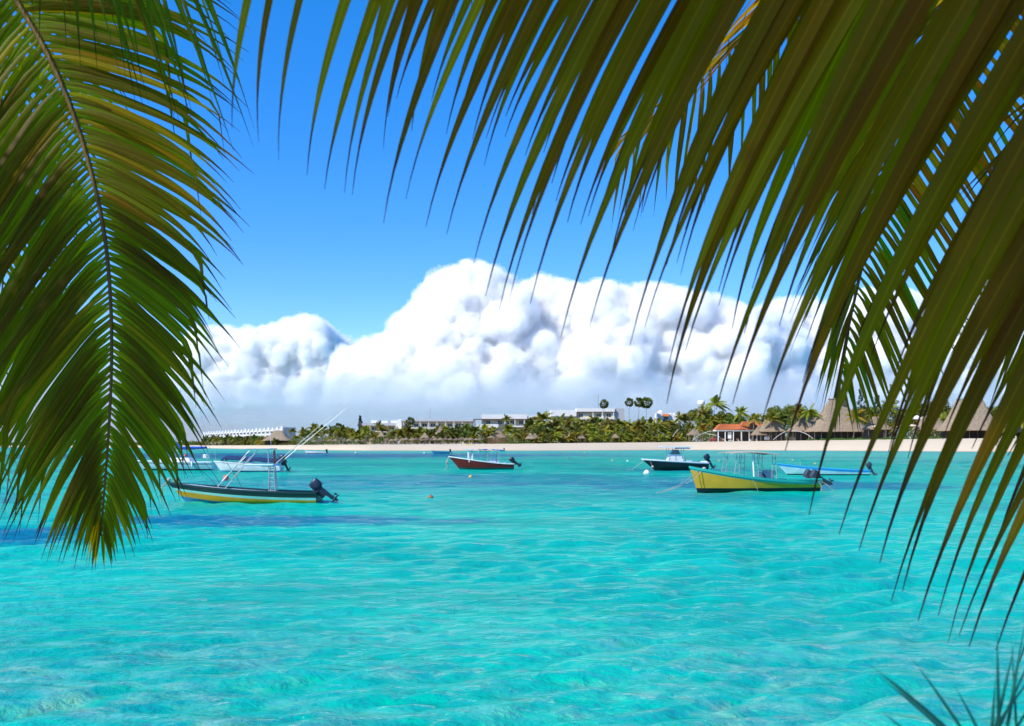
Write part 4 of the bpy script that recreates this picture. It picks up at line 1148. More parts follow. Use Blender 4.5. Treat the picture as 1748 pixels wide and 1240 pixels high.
# ---- sailing boat behind the frond
b6 = boat_root('sailing_boat', 'white sailing boat with tall mast and royal-blue furled sail', 366, 803, PI - .02)
H = Hull(9.6, 2.8, 1.15, .98, rake=1.3, sheer=1.6, full=.4)
build_hull(b6, H, [('d', .20, P_WHITE), ('d', .28, P_DGREEN), ('z', .16, P_PALE), ('end', 0, P_BLACK)], gun=P_WHITE, liner=P_WHITE, floor_z=.6, deck_u=.4)
MB().loft([np.array([(x0, -w, z), (x1, -w * .7, z), (x1, w * .7, z), (x0, w, z)]) for x0, x1, w, z in ((2.6, 7.2, .95, .95), (2.8, 6.9, .8, 1.42), (2.9, 6.6, .7, 1.48))], 0, True, True).build('cabin', P_WHITE, b6)
for k in range(3): MB().bx(3.3 + k * .95, 3.85 + k * .95, .78, .84, 1.15, 1.32).build('cabin_window', P_GLASS, b6)
mst = MB().tube([(4.75, 0, 1.4), (4.55, 0, 6), (3.45, 0, 14.2)], np.array([.075, .07, .045]), 8).build('mast', P_CANV, b6, True)
MB().tube([(4.5, 0, 8.2), (4.48, .9, 8.3)], .02, 5).build('spreader', P_STEEL, mst)
MB().tube([(4.7, 0, 2.30), (.6, 0, 2.62)], .045, 8).build('boom', P_STEEL, b6)
sl = [];
for k in range(12):
    u = k / 11; x = 4.62 - 3.7 * u; zc = 2.62 + .1 * u; r = np.interp(u, [0, .15, 1], [.38, .20, .12]) * (1 + .12 * math.sin(k * 2.3)); zc += .35 * max(0, .18 - u) / .18
    th = np.arange(10) / 10 * 2 * PI; sl.append(np.stack([np.full(10, x), .16 * np.cos(th), zc + r * np.sin(th)], 1))
MB().loft(sl, 0, True, True).build('furled_sail', P_RBLUE, b6, True)
stf = MB()
for a, b in (((9.5, 0, 1.25), (3.7, 0, 13.2)), ((.2, 0, 1.1), (3.5, 0, 14.0)), ((4.6, 1.35, 1.0), (4.2, 0, 9.5)), ((4.6, -1.35, 1.0), (4.2, 0, 9.5))): stf.tube([a, b], .012, 4)
stf.build('rigging', P_STEEL, b6)
MB().tube([(8.4, 0, 3.2), (6.4, 0, 7.2)], .05, 6).build('furled_jib', P_RBLUE, b6)
pl = MB()
for x in (.2, 1.2): 
    for y in (-1.1, 1.1): pl.tube([(x, y, 1.0), (x, y, 2.5 if x < .5 else 1.9)], .022, 5)
pl.tube([(.2, -1.1, 1.9), (.2, 1.1, 1.9)], .02, 5); pl.tube([(.2, 1.1, 1.7), (1.2, 1.1, 1.7)], .02, 5); pl.build('stern_rail', P_STEEL, b6)
for x, z in ((2.2, .75), (6.2, .7)): MB().lathe([(.02, -.36), (.11, -.28), (.12, .2), (.02, .34)], 10, off=(x, 1.45, z)).build('fender', P_WHITE, b6, True)
MB().lathe([(.02, -.17), (.13, -.11), (.17, 0), (.13, .11), (.02, .17)], 10, off=(3.9, -1.2, 1.75)).build('buoy', P_ORANGE, b6, True)
MB().bevel_box((1.0, 0, 1.65), (.5, .9, .5), .08).build('wheel_pedestal', P_WHITE, b6)

# ---- white boat under a navy cover
b7 = boat_root('covered_boat', 'white boat with a navy canvas cover beside the sailing boat', 481, 805.5, PI - .05)
H = Hull(7.8, 2.1, 1.18, .80, rake=1.0, sheer=1.7)
build_hull(b7, H, [('z', .14, P_WHITE), ('end', 0, P_SKY)], gun=P_WHITE, liner=P_WHITE)
rs = np.random.RandomState(2); cv = []
for k in range(15):
    x = -.3 + k * .50; zt = np.interp(k, [0, 6, 13, 14], [1.42, 1.55, 1.78, 1.50]) + rs.uniform(-.03, .05); w_ = 1.02 * (1 if k < 12 else .7)
    cv.append(np.array([(x, -w_, zt - .42 + rs.uniform(-.06, .06)), (x, -w_, zt - .16), (x, -w_ * .5, zt), (x, 0, zt + .05), (x, w_ * .5, zt), (x, w_, zt - .16), (x, w_, zt - .42 + rs.uniform(-.06, .06))]))
MB().loft(cv, 0, False).build('canvas_cover', P_NAVY, b7, True)
outboard(b7, -.1, .2, .95, math.radians(25), P_MBLK, 1.2)
for x in (1.0, 3.5, 6.2):
    for y in (-.95, .95): MB().tube([(x, y, .8), (x, y, 1.4)], .02, 5).build('cover_post', P_STEEL, b7)

# ---- small boats far off and by the beach
def far_boat(label, px, py, heading, L, bands, cover=None, mot=True, post=False):
    b = boat_root('small_boat', label, px, py, heading)
    H = Hull(L, 1.9, 1.0, .62, rake=.9); build_hull(b, H, bands, gun=bands[0][2], liner=P_LINER)
    if mot: outboard(b, -.05, 0, .65, math.radians(25), P_MBLK, 1.2)
    for x in (.3, .55): MB().bevel_box((L * x, 0, .45), (.4, 1.4, .1), .02).build('thwart', P_WHITE, b)
    if cover: MB().bevel_box((L * .45, 0, .85), (L * .35, 1.3, .35), .08).build('cover', cover, b)
    if post: MB().tube([(L * .45, 0, .5), (L * .45, 0, 3.0)], .04, 5).build('pole', P_WTUBE, b)
    return b
far_boat('small white boat alone on the dark blue water off the far beach', 557, 774.6, PI - .1, 7.8, [('z', .16, P_WHITE), ('end', 0, P_BLACK)])
far_boat('small blue boat anchored in front of the beach umbrellas', 768, 774.4, PI, 6.6, [('d', .2, P_BLUE), ('z', .1, P_BLUE), ('end', 0, P_BLACK)], post=True)
far_boat('pale blue and white boat at the waterline, first of three by the beach', 814, 770.6, PI - .15, 6.2, [('d', .2, P_PALE), ('z', .2, P_WHITE), ('end', 0, P_BLUE)], P_PALE, False)
far_boat('blue boat with a bright blue cover, middle of three by the beach', 838, 770.4, PI, 6.4, [('d', .3, P_BLUE), ('end', 0, P_DGREEN)], P_RBLUE, False)
far_boat('open blue boat with an outboard, last of three by the beach', 860, 770.2, PI, 6.4, [('d', .3, P_SKY), ('end', 0, P_BLUE)])

# ---- mooring buoys
B_YEL = mat('yellow_float', (.55, .36, .06), .6, .2, 4); B_WHT = mat('white_float', (.8, .76, .72), .5, .1, 3); B_BRN = mat('weathered_float', (.25, .17, .07), .8, .3, 6)
def buoy(px, py, r, m, label):
    p = on_water(px, py)
    o = tag(empty('mooring_buoy', tuple(p)), label, 'buoy', 'mooring buoys')
    MB().lathe([(.02 * r, -.7 * r), (.7 * r, -.6 * r), (r, -.1 * r), (.95 * r, .3 * r), (.6 * r, .8 * r), (.12 * r, .98 * r)], 14).build('float', m, o, True)
    MB().tube([(.25 * r * math.cos(a), 0, 1.05 * r + .25 * r * math.sin(a)) for a in np.linspace(-.6, PI + .6, 9)], .06 * r, 5).build('ring', P_STEEL, o)
buoy(803.5, 815, .20, B_YEL, 'round yellow buoy in front of the dark red boat'); buoy(735, 850, .17, B_BRN, 'brown float low in the open water at centre')
buoy(1104, 808.5, .36, B_WHT, 'white ball buoy under the bow of the dark console boat'); buoy(1103.5, 805, .22, B_BRN, 'brown buoy touching the bow of the dark console boat')
buoy(300, 823, .22, B_BRN, 'brown buoy off the bow of the striped boat')
for px, py, m, lab in ((1228, 787.5, B_YEL, 'yellow buoy just behind the stern of the console boat'), (1353, 786, B_YEL, 'yellow buoy above the blue skiff bow'), (1391, 792.5, B_YEL, 'yellow buoy above the middle of the blue skiff'), (970, 783.3, B_BRN, 'dark buoy in the pale water at centre right'),
                       (784, 776.6, B_BRN, 'dark buoy between the small blue boat and the three beach boats'), (1071, 787.6, B_WHT, 'tiny white buoy off the console boat bow'), (1045, 786.5, B_YEL, 'tiny yellow buoy in the pale water before the palm grove'), (610, 775, B_BRN, 'dark buoy right of the small white boat'), (607, 773.2, B_WHT, 'tiny pale float beyond the small white boat'), (724, 774.2, B_WHT, 'pale pink float left of the small blue boat'), (960, 773.5, B_BRN, 'small dark buoy near the beach before the palm grove'), (998, 773.4, B_YEL, 'small yellow buoy near the beach before the palm grove')):
    buoy(px, py, .20 + (.12 if py < 780 else 0), m, lab)

# ================================================================== THE FAR SHORE
# ------------------------------------------------------------------ foliage and thatch materials
PALM_L = leaf_mat('shore_palm_leaf', (.20, .21, .018), (.38, .37, .015), tmix=.32, rnd=.40, rough=.5, spec=.3)
PALM_Y = leaf_mat('shore_palm_leaf_yellow', (.30, .25, .015), (.44, .36, .015), tmix=.32, rnd=.35, rough=.5, spec=.3)
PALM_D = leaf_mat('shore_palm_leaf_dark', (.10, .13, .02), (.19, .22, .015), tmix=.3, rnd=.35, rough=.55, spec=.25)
BROAD = leaf_mat('broad_leaf', (.12, .15, .015), (.19, .23, .01), tmix=.25, rnd=.3, rough=.5, spec=.3)
CASU = leaf_mat('casuarina_needles', (.045, .07, .035), (.07, .10, .03), tmix=.25, rnd=.25, rough=.6, spec=.2)
HEDGE = leaf_mat('beach_creeper', (.07, .16, .02), (.13, .24, .02), tmix=.25, rnd=.3, rough=.5, spec=.3)
TRUNK = mat('shore_palm_trunk', (.28, .23, .17), .9, .25, 1.5, rnd=.2)
TWIG = mat('tree_wood', (.14, .10, .07), .9, .25, 2)
THATCH = mat('palm_thatch', (.25, .185, .125), .95, .35, 1.6, .8, 5, rnd=.15, stretch=(1, 1, .35))
THATCH_D = mat('weathered_thatch', (.17, .125, .08), .95, .35, 2, .6, 6, rnd=.3)
THATCH_E = mat('thatch_edge', (.30, .21, .115), .95, .3, 3, .6, 6, rnd=.1)
CREAM = mat('cream_render', (.66, .58, .42), .9, .06, .4); WHITE = mat('white_render', (.78, .76, .72), .9, .05, .4); GREYR = mat('grey_fascia_shaded_end', (.44, .45, .46), .85, .06, .5); WARMW = mat('warm_white_render', (.70, .66, .57), .9, .06, .5)  # grey also paints shade on two end walls; the last is a warmer white
WOODB = mat('brown_timber', (.13, .065, .035), .8, .3, 2); GLASSW = mat('dark_window', (.03, .045, .06), .12, .2, 1.2, spec=.6); TILE = mat('terracotta_tile', (.48, .14, .045), .85, .25, 2, .5, 6); DARKIN = mat('shaded_interior', (.05, .045, .04), .9, .3, 1)  # last one puts the shade inside huts and vent into its colour
SLAB = mat('balcony_slab', (.62, .60, .54), .9, .06, .6); WPLAST = mat('white_plastic', (.80, .80, .80), .5, .03, 2); POLEW = mat('driftwood_pole', (.26, .20, .15), .9, .3, 3)

# ------------------------------------------------------------------ palms
def palm_crown_mesh(name, seed, m, n=17, L=3.6, droop=.55, wind=.5, fan=False):
    rs = np.random.RandomState(seed); Vs, Qs, off = [], [], 0
    for k in range(n):
        az = k * 2.399 + rs.uniform(-.3, .3); el = math.radians(rs.uniform(-18, 78) if not fan else rs.uniform(-65, 80))
        d = np.array([math.cos(az) * math.cos(el) + wind * .35, math.sin(az) * math.cos(el), math.sin(el)]); d /= np.linalg.norm(d)
        ln = L * rs.uniform(.8, 1.12) * (1 if el > 0 else .8)
        ns = 13 if not fan else 6
        s = np.linspace(0, 1, ns)[:, None]
        P = d * ln * s + np.array([wind * .4, 0, -1.0]) * ln * droop * s ** 2.1 * (.5 + .5 * math.cos(el))
        T = np.gradient(P, axis=0); T /= np.linalg.norm(T, axis=1, keepdims=True)
        side = np.cross(T, [0, 0, 1.0]); side /= np.linalg.norm(side, axis=1, keepdims=True) + 1e-6
        up = np.cross(side, T)
        if fan:                                        # round fan blade of narrow segments
            c = P[-1] * .62; t0 = d; ro = rs.uniform(-1.5, 1.5); side = side * math.cos(ro) + up * math.sin(ro); up = np.cross(side, T)
            for j in range(13):
                a = (j - 6) / 6 * 1.35; q = t0 * math.cos(a) + side[0] * math.sin(a); q = q / np.linalg.norm(q); w = np.cross(q, up[0]); w /= np.linalg.norm(w) + 1e-6
                e = c + q * ln * .42 + np.array([0, 0, -.12 * ln * abs(a)])
                V = np.array([c - w * .02, c + w * .02, (c + e) / 2 + w * .07, e, (c + e) / 2 - w * .07]); Vs.append(V); Qs += [(off, off + 1, off + 2, off + 4), (off + 4, off + 2, off + 3, off + 3)]; off += 5
            V = np.array([[0, 0, 0], [0, 0, .05], c + [0, 0, .03], c]); Vs.append(V); Qs.append((off, off + 1, off + 2, off + 3)); off += 4
            continue
        w = np.interp(s[:, 0], [0, 1], [.05, .012])
        V = np.concatenate([P - up * w[:, None], P + up * w[:, None]]); Vs.append(V)
        Qs += [(off + i, off + i + 1, off + ns + i + 1, off + ns + i) for i in range(ns - 1)]; off += 2 * ns
        for i in range(2, 28):
            t = i / 28; p = np.array([np.interp(t, s[:, 0], P[:, q]) for q in range(3)]); tt = T[int(t * (ns - 1))]; sd = side[int(t * (ns - 1))]
            ll = np.interp(t, [0, .15, .5, 1], [.35, .75, .85, .25]) * L / 3.6
            for sg in (-1, 1):
                q = sd * sg * .85 + tt * .55 + np.array([wind * .25, 0, -.42]) + rs.normal(0, .1, 3); q /= np.linalg.norm(q)
                e = p + q * ll + np.array([0, 0, -.16 * ll]); wv = tt * .10
                Vs.append(np.array([p - wv, p + wv, (p + e) / 2 + wv * .9 + [0, 0, .03], e])); Qs.append((off, off + 1, off + 2, off + 3)); off += 4
    V = np.concatenate(Vs)
    me = bpy.data.meshes.new(name); me.from_pydata(V.tolist(), [], [tuple(dict.fromkeys(q)) for q in Qs]); me.materials.append(m); me.update()
    return me
CROWNS = {'g': [palm_crown_mesh('crown', 100 + i, PALM_L, n=19, wind=.35 + .12 * i) for i in range(6)],
          'y': [palm_crown_mesh('crown', 130 + i, PALM_Y, n=14, wind=.4) for i in range(3)],
          'd': [palm_crown_mesh('crown', 150 + i, PALM_D, n=18, wind=.4) for i in range(4)],
          'f': [palm_crown_mesh('crown', 170 + i, PALM_D, n=72, L=2.1, fan=True, wind=.1, droop=.2) for i in range(2)]}
def trunk_mesh(seed, bend):
    rs = np.random.RandomState(seed); z = np.linspace(0, 1, 9)
    P = np.stack([bend * np.sin(z * 1.6) ** 1.4, .3 * bend * z * rs.uniform(-1, 1), z], 1)
    mb = MB(); rings = []
    for i, p in enumerate(P):
        r = np.interp(z[i], [0, .08, 1], [.032, .019, .013]); th = np.arange(7) / 7 * 2 * PI
        rings.append(np.stack([p[0] + r * np.cos(th), p[1] + r * np.sin(th), np.full(7, p[2])], 1))
    mb.loft(rings, 0, True, True); return mb.mesh('trunk', TRUNK, True), P[-1]
TRUNKS = [trunk_mesh(200 + i, b) for i, b in enumerate((0, .06, -.06, .12, -.10, .17))]
def palm(px, top_py, d, kind='g', label='', group=None, scale=None, trunk=None, rs=RNG, name='palm_tree'):
    """palm standing d metres behind the waterline on sight line px, its highest leaf at photo row top_py"""
    g = ground(px, d); ztop = CAMZ + (HY - top_py) / F * g[1]
    sc = (scale if scale else rs.uniform(.8, 1.12)) * (1.6 if kind != 'f' else 1.15)
    ch = (2.4 if kind != 'f' else 1.6) * sc
    h = max(ztop - g[2] - ch, .5)
    root = tag(empty(name, tuple(g)), label, 'palm tree', group)
    me, tip = TRUNKS[trunk if trunk is not None else rs.randrange(len(TRUNKS))]
    thick = 1.0 if h > 6 else 6 / max(h, 1.2)
    t = link_mesh('trunk', me, root, scale=(min(h, 9) * (1 if h > 3 else 1.2), min(h, 9), h))
    c = link_mesh('crown', rs.choice(CROWNS[kind]), root, loc=(tip[0] * min(h, 9), tip[1] * min(h, 9), h), rot=(0, 0, rs.uniform(-.5, .5) + (PI * 0)), scale=(sc, sc * rs.choice((-1, 1)), sc))
    return root

# ------------------------------------------------------------------ leafy trees
def leaf_cloud(centres, n, size, seed, flat=.0):
    """n small leaf faces scattered through overlapping clumps (x, y, z, rx, ry, rz)"""
    rs = np.random.RandomState(seed); C = np.array(centres, float)
    i = rs.choice(len(C), n, p=(C[:, 3] * C[:, 5]) / (C[:, 3] * C[:, 5]).sum())
    u = rs.normal(0, 1, (n, 3)); u /= np.linalg.norm(u, axis=1, keepdims=True); u *= rs.uniform(.55, 1.05, (n, 1))
    P = C[i, :3] + u * C[i, 3:6]
    a = rs.normal(0, 1, (n, 3)); a[:, 2] *= 1 - flat; a /= np.linalg.norm(a, axis=1, keepdims=True)
    b = np.cross(a, u + rs.normal(0, .5, (n, 3))); b /= np.linalg.norm(b, axis=1, keepdims=True) + 1e-6
    s = size * rs.uniform(.6, 1.3, (n, 1))
    V = np.stack([P - a * s, P + b * s * .6, P + a * s, P - b * s * .6], 1).reshape(-1, 3)
    Q = np.arange(4 * n).reshape(n, 4)
    return V, Q
def leafy_tree(px, top_py, d, w_px, label, seed, m=BROAD, n=5200, size=.62, name='leafy_tree'):
    g = ground(px, d); Y = g[1]; h = CAMZ + (HY - top_py) / F * Y - g[2]; w = w_px / F * Y
    rs = np.random.RandomState(seed)
    root = tag(empty(name, tuple(g)), label, 'tree', 'leafy trees behind the thatched roofs')
    cl = []
    for k in range(26):
        a = rs.uniform(0, 2 * PI); r = w * .5 * math.sqrt(rs.rand()) * .75; z = h * (.5 + .38 * rs.rand() * (1 - (r / w) ** 2)); q = w * rs.uniform(.12, .22)
        cl.append((r * math.cos(a), r * math.sin(a) * .7, min(z, h - q), q, q, q * .85))
    mb = MB(); mb.tube([(0, 0, 0), (.1, 0, h * .3), (0, .1, h * .6)], np.array([.35, .25, .12]), 8)
    for c in cl[:7]: mb.tube([(.05, 0, h * .3), (c[0] * .5, c[1] * .5, h * .45), (c[0], c[1], c[2])], np.array([.16, .1, .04]), 5)
    mb.build('trunk', TWIG, root)
    V, Q = leaf_cloud(cl, n, size, seed); link_mesh('crown', fast_mesh('crown', V, Q, m), root)
    return root
def casuarina(px, top_py, d, w_px, label, seed):
    g = ground(px, d); Y = g[1]; h = CAMZ + (HY - top_py) / F * Y - g[2]; w = w_px / F * Y
    rs = np.random.RandomState(seed)
    root = tag(empty('casuarina_tree', tuple(g)), label, 'tree', 'wispy casuarina trees')
    mb = MB(); mb.tube([(0, 0, 0), (.1, 0, h * .5), (.05, 0, h * .97)], np.array([.25, .16, .03]), 7); cl = []
    for k in range(26):
        z = h * (.30 + .68 * k / 26); r = w * .5 * (1 - .75 * (k / 26)) * rs.uniform(.5, 1.1); a = k * 2.4
        e = (r * math.cos(a), r * math.sin(a), z + r * .5); mb.tube([(0, 0, z - r * .2), (e[0] * .5, e[1] * .5, z), e], np.array([.05, .03, .015]), 4)
        for q in (.55, .8, 1.0): cl.append((e[0] * q, e[1] * q, z + r * .5 * q, w * .075, w * .075, w * .13))
    mb.build('trunk', TWIG, root)
    V, Q = leaf_cloud(cl, 2600, .30, seed); link_mesh('crown', fast_mesh('crown', V, Q, CASU), root)

# ------------------------------------------------------------------ thatch
def thatch_roof_rings(w, dp, zb, zt, ridge, seed, over=.0, sag=.18, n=40, lip=.35):
    """hipped thatch: rings from the ragged eave up to the ridge"""
    rs = np.random.RandomState(seed); rings = []
    for t in (0, .04, .12, .3, .5, .7, .86, .96, 1.0):
        k = 1 - t; hw = ridge + (w - ridge) * k * (1 - sag * math.sin(t * PI)); hd = .12 + (dp - .12) * k * (1 - sag * math.sin(t * PI)); ring = []
        for j in range(n):
            a = 2 * PI * j / n; c, s_ = math.cos(a), math.sin(a); e = .42
            x = hw * np.sign(c) * abs(c) ** e; y = hd * np.sign(s_) * abs(s_) ** e
            z = zb + (zt - zb) * t + rs.normal(0, .05 if t > 0 else .10)
            ring.append((x * (1 + rs.normal(0, .008)), y * (1 + rs.normal(0, .008)), z))
        rings.append(np.array(ring))
    return rings
def thatched_hut(name, label, px, d, w_px, eave_py, top_py, ridge_px=0.0, deep=None, posts=6, wall=None, group='thatched roofs along the beach', cat='thatched hut', seed=1, cap=True):
    g = ground(px, d); Y = g[1]; k = Y / F; z = lambda py: CAMZ + (HY - py) * k - g[2]
    root = tag(empty(name, tuple(g)), label, cat, group)
    w = w_px * k / 2; dp = deep if deep else w * .8
    zb, zt = z(eave_py), z(top_py)
    R = thatch_roof_rings(w, dp, zb, zt, ridge_px * k / 2 + .12, seed)
    roof = MB().loft(R, 0, True, True).build('roof', THATCH, root)
    th = np.arange(40) / 40 * 2 * PI
    # thick ragged eave, hanging below the roof edge
    rs = np.random.RandomState(seed + 5)
    e0 = R[0] * np.array([1.01, 1.01, 1]); e1 = e0 - np.array([0, 0, 1]) * (.28 + .14 * rs.rand(40))[:, None]; e2 = e1 * np.array([.93, .93, 1]) + [0, 0, .05]
    MB().loft([e0 - [0, 0, .02], e1, e2], 0, True, False).build('eave_fringe', THATCH_E, roof)
    if cap: MB().tube([(-(ridge_px * k / 2 + .25), 0, zt - .02), (0, 0, zt + .12), (ridge_px * k / 2 + .25, 0, zt - .02)], .2, 7).build('ridge_cap', THATCH_E, roof)
    pm = {}
    for j in range(posts):
        x = -w * .86 + 1.72 * w * j / max(posts - 1, 1)
        for y in (-dp * .82, dp * .82):
            MB().tube([(x, y, -.3), (x, y, zb + .1)], .10, 6).build('post', POLEW, root)
    if wall: MB().bx(-w * .8, w * .8, -dp * .3, dp * .7, 0, zb - .1).build('wall', wall, root)  # dark block painted as the shade inside the open hut
    return root, g, k
def beach_umbrella_mesh():
    rs = np.random.RandomState(77); rings = []
    for r, z in ((1.75, 1.92), (1.78, 2.05), (1.35, 2.38), (.85, 2.72), (.35, 3.05), (.10, 3.28), (.02, 3.35)):
        th = np.arange(18) / 18 * 2 * PI; rr = r * (1 + rs.normal(0, .035, 18)); rings.append(np.stack([rr * np.cos(th), rr * np.sin(th), z + rs.normal(0, .05, 18)], 1))
    return MB().loft(rings, 0, True, True).mesh('thatch_top', THATCH_D), MB().tube([(0, 0, -.4), (0, 0, 3.0)], .09, 7).mesh('pole', POLEW)
UMB_T, UMB_P = beach_umbrella_mesh()

# ------------------------------------------------------------------ buildings
class Building:
    """block set square to the view at distance Y; parts are placed by photo rows and columns at its front face"""
    def __init__(s, name, label, px0, px1, base_d, cat='building', Y=None, group='resort buildings along the shore'):
        g = ground((px0 + px1) / 2, base_d)
        s.Y = Y or g[1]; s.k = s.Y / F; s.x0 = (px0 - CX) * s.k; s.gz = g[2]
        s.org = np.array([((px0 + px1) / 2 - CX) * s.k, s.Y, g[2]])
        s.root = tag(empty(name, tuple(s.org)), label, cat, group)
    def X(s, px): return (px - CX) * s.k - s.org[0]
    def Z(s, py): return CAMZ + (HY - py) * s.k - s.org[2]
    def box(s, name, m, px0, px1, py0, py1, y0, y1, parent=None):
        zb = s.Z(py1) if py1 is not None else -.4
        o = MB().bx(s.X(px0), s.X(px1), y0, y1, zb, s.Z(py0)).build(name, m, parent or s.root); return o
    def window(s, px0, px1, py0, py1, y=0.0, frame=WHITE):
        """recessed dark pane in a raised frame with a mullion"""
        x0, x1, z0, z1 = s.X(px0), s.X(px1), s.Z(py1), s.Z(py0); f = .12
        mb = MB(); mb.bx(x0 - f, x0, y - .09, y + .1, z0 - f, z1 + f); mb.bx(x1, x1 + f, y - .09, y + .1, z0 - f, z1 + f); mb.bx(x0, x1, y - .09, y + .1, z1, z1 + f); mb.bx(x0, x1, y - .09, y + .1, z0 - f, z0)
        mb.bx((x0 + x1) / 2 - .06, (x0 + x1) / 2 + .06, y - .07, y + .08, z0, z1)
        fr = mb.build('window', frame, s.root); MB().bx(x0, x1, y - .03, y + .06, z0, z1).build('pane', GLASSW, fr)

# ------------------------------------------------------------------ the buildings, left to right
# long white hotel receding to the left
p_r, p_l = at(484, 731, 900), at(346, 739.6, 1250)
vec = p_l - p_r; vec[2] = 0; Lh = np.linalg.norm(vec); ang = math.atan2(vec[1], vec[0])
hz = p_r[2]; g0 = ground(484, 140)[2]
h1 = tag(empty('white_hotel', (p_r[0], p_r[1], g0), ang), 'long low white hotel with stepped parapets on the far left shore', 'building', 'resort buildings along the shore')
H_ = hz - g0; yF = 0.0
MB().bx(0, Lh, 0.4, -10, 0, H_ - 1.2).build('wall', WHITE, h1)
nb = 24; bw = Lh / nb
for i in range(nb):
    x0 = i * bw
    MB().bx(x0 + bw * .16, x0 + bw * .5, .5, -3.4, H_ - 1.2, H_ + (.9 if i % 3 else 1.5)).build('parapet', WHITE, h1)
    for zl in (H_ - 4.2, H_ - 8.0):
        f = MB().bx(x0 + bw * .12, x0 + bw * .88, .42, .75, zl - .25, zl - .02).build('window', WHITE, h1)
        MB().bx(x0 + bw * .16, x0 + bw * .84, .40, .52, zl, zl + 1.9).build('pane', GLASSW, f)
    MB().bx(x0 - .35, x0 + .35, .4, 1.2, 0, H_ - .9).build('pilaster', WHITE, h1)
MB().bx(-.6, 0, .6, -11, 0, H_ + .6).build('end_wall', GREYR, h1)  # grey colour paints the shade on this white end face

# grey-roofed block
B3 = Building('grey_roofed_hotel', 'cream hotel wing with grey roof boxes behind the left beach palms', 611, 678, 120)
B3.box('wall', CREAM, 612, 677, 727, None, 0, 14); B3.box('roof', GREYR, 610, 678.5, 722.5, 727, -1.6, 15)
for a, b, t in ((632, 643, 717.5), (648, 661, 718.2), (666, 677, 718)): B3.box('roof_box', WHITE, a, b, t, 722.5, 3, 9)
B3.box('beam', WOODB, 610.5, 678, 727, 728, -1.4, 0)
for a, b in ((621, 630), (635, 644), (650, 659), (664, 673)):
    for t in (729.5, 738.5, 747): B3.window(a, b, t, t + 5)
for t in (736.0, 745): B3.box('balcony', SLAB, 612, 677, t, t + 1.6, -1.7, 0)
for x in (612.5, 632.5, 647, 661.5, 676.5): B3.box('pillar', CREAM, x - .7, x + .7, 727, None, -1.8, -1.1)
# long block with a row of balconies
B4 = Building('balcony_hotel', 'long cream hotel with grey roof band and a row of balcony windows', 684, 808, 118)
B4.box('wall', CREAM, 686, 807, 720, None, 0, 14); B4.box('end_wall', WHITE, 677.5, 686, 717.5, None, -2, 13)
B4.box('roof', GREYR, 685, 808, 716.8, 720, -2.2, 15); B4.box('parapet', GREYR, 709, 761, 715, 716.8, 1, 6); B4.box('roof_box', WHITE, 679, 686, 716, 720, 2, 8)
B4.box('beam', WOODB, 685.5, 807, 720, 721, -2.0, 0); B4.box('antenna', POLEW, 733.2, 733.7, 698, 715, 3, 3.3)
xs = np.linspace(689, 804, 9)
for i in range(8):
    c = (xs[i] + xs[i + 1]) / 2
    for t in (723.5, 733, 743): B4.window(c - 4.4, c + 3.8, t, t + 5.2)
    B4.box('pillar', WARMW, xs[i] - .7, xs[i] + .5, 721, None, -2.0, -1.4)
for t in (730.2, 740): B4.box('balcony', SLAB, 686, 807, t, t + 1.8, -2.3, 0)
# cream building with pergola
B5 = Building('pergola_hotel', 'cream hotel with bright white roof and brown pergola beams', 809, 921, 90)
B5.box('wall', CREAM, 822, 918, 715.5, None, 0, 16); B5.box('roof', WHITE, 822, 900, 707.8, 715.5, -.6, 14); B5.box('roof', WHITE, 900, 921, 710.5, 714.5, 0, 13)
B5.box('beam', WOODB, 808.5, 921, 715.6, 717, -3.2, 1)
for x in (811, 828, 862, 879, 895, 911): B5.box('pergola_post', WOODB if x < 840 else WARMW, x - .7, x + .7, 717, 731 if x < 840 else None, -3.1, -2.4)
for a, b in ((830, 837), (850, 857), (865, 869), (871, 878), (886, 893), (902, 908)): B5.window(a, b, 718.5, 724.5)
for a, b in ((830, 842), (865, 872), (884, 892)): B5.window(a, b, 733, 740)
B5.box('balcony', WHITE, 815, 851, 724.5, 730.5, -3.0, -.1); B5.box('balcony', WHITE, 862, 920, 727, 729.5, -3.2, -.1); B5.box('side_wall', WHITE, 812.5, 823, 739, None, -4, 4)
# building behind the grove
B6 = Building('grove_hotel', 'cream and white hotel rising over the dense palm grove', 938, 1067, 150)
B6.box('wall', CREAM, 941, 1049, 703, None, 0, 16); B6.box('roof', WHITE, 984, 1049, 697.3, 703.2, -1.5, 15); B6.box('roof', WHITE, 940, 984, 700.2, 711, -1.0, 15)
B6.box('end_wall', GREYR, 1049, 1066, 697.6, None, .5, 40)  # end face coloured grey: its shade is put into the material
B6.box('beam', WOODB, 984, 1049, 703.4, 704.5, -1.4, 0); B6.box('antenna', POLEW, 1021.8, 1022.3, 674, 697, 3, 3.3)
for x in (984.5, 1012, 1028, 1047): B6.box('pillar', WHITE if x > 1000 else WOODB, x - .7, x + .7, 704.5, None, -1.5, -.9)
for a, b in ((988, 995), (1018, 1026), (1035, 1043)):
    for t in (706.8, 718): B6.window(a, b, t, t + 5.5)
B6.box('balcony', SLAB, 984, 1049, 714.5, 716.5, -1.8, 0); B6.box('roof', WHITE, 898, 938, 709.5, 711.5, 2, 12)
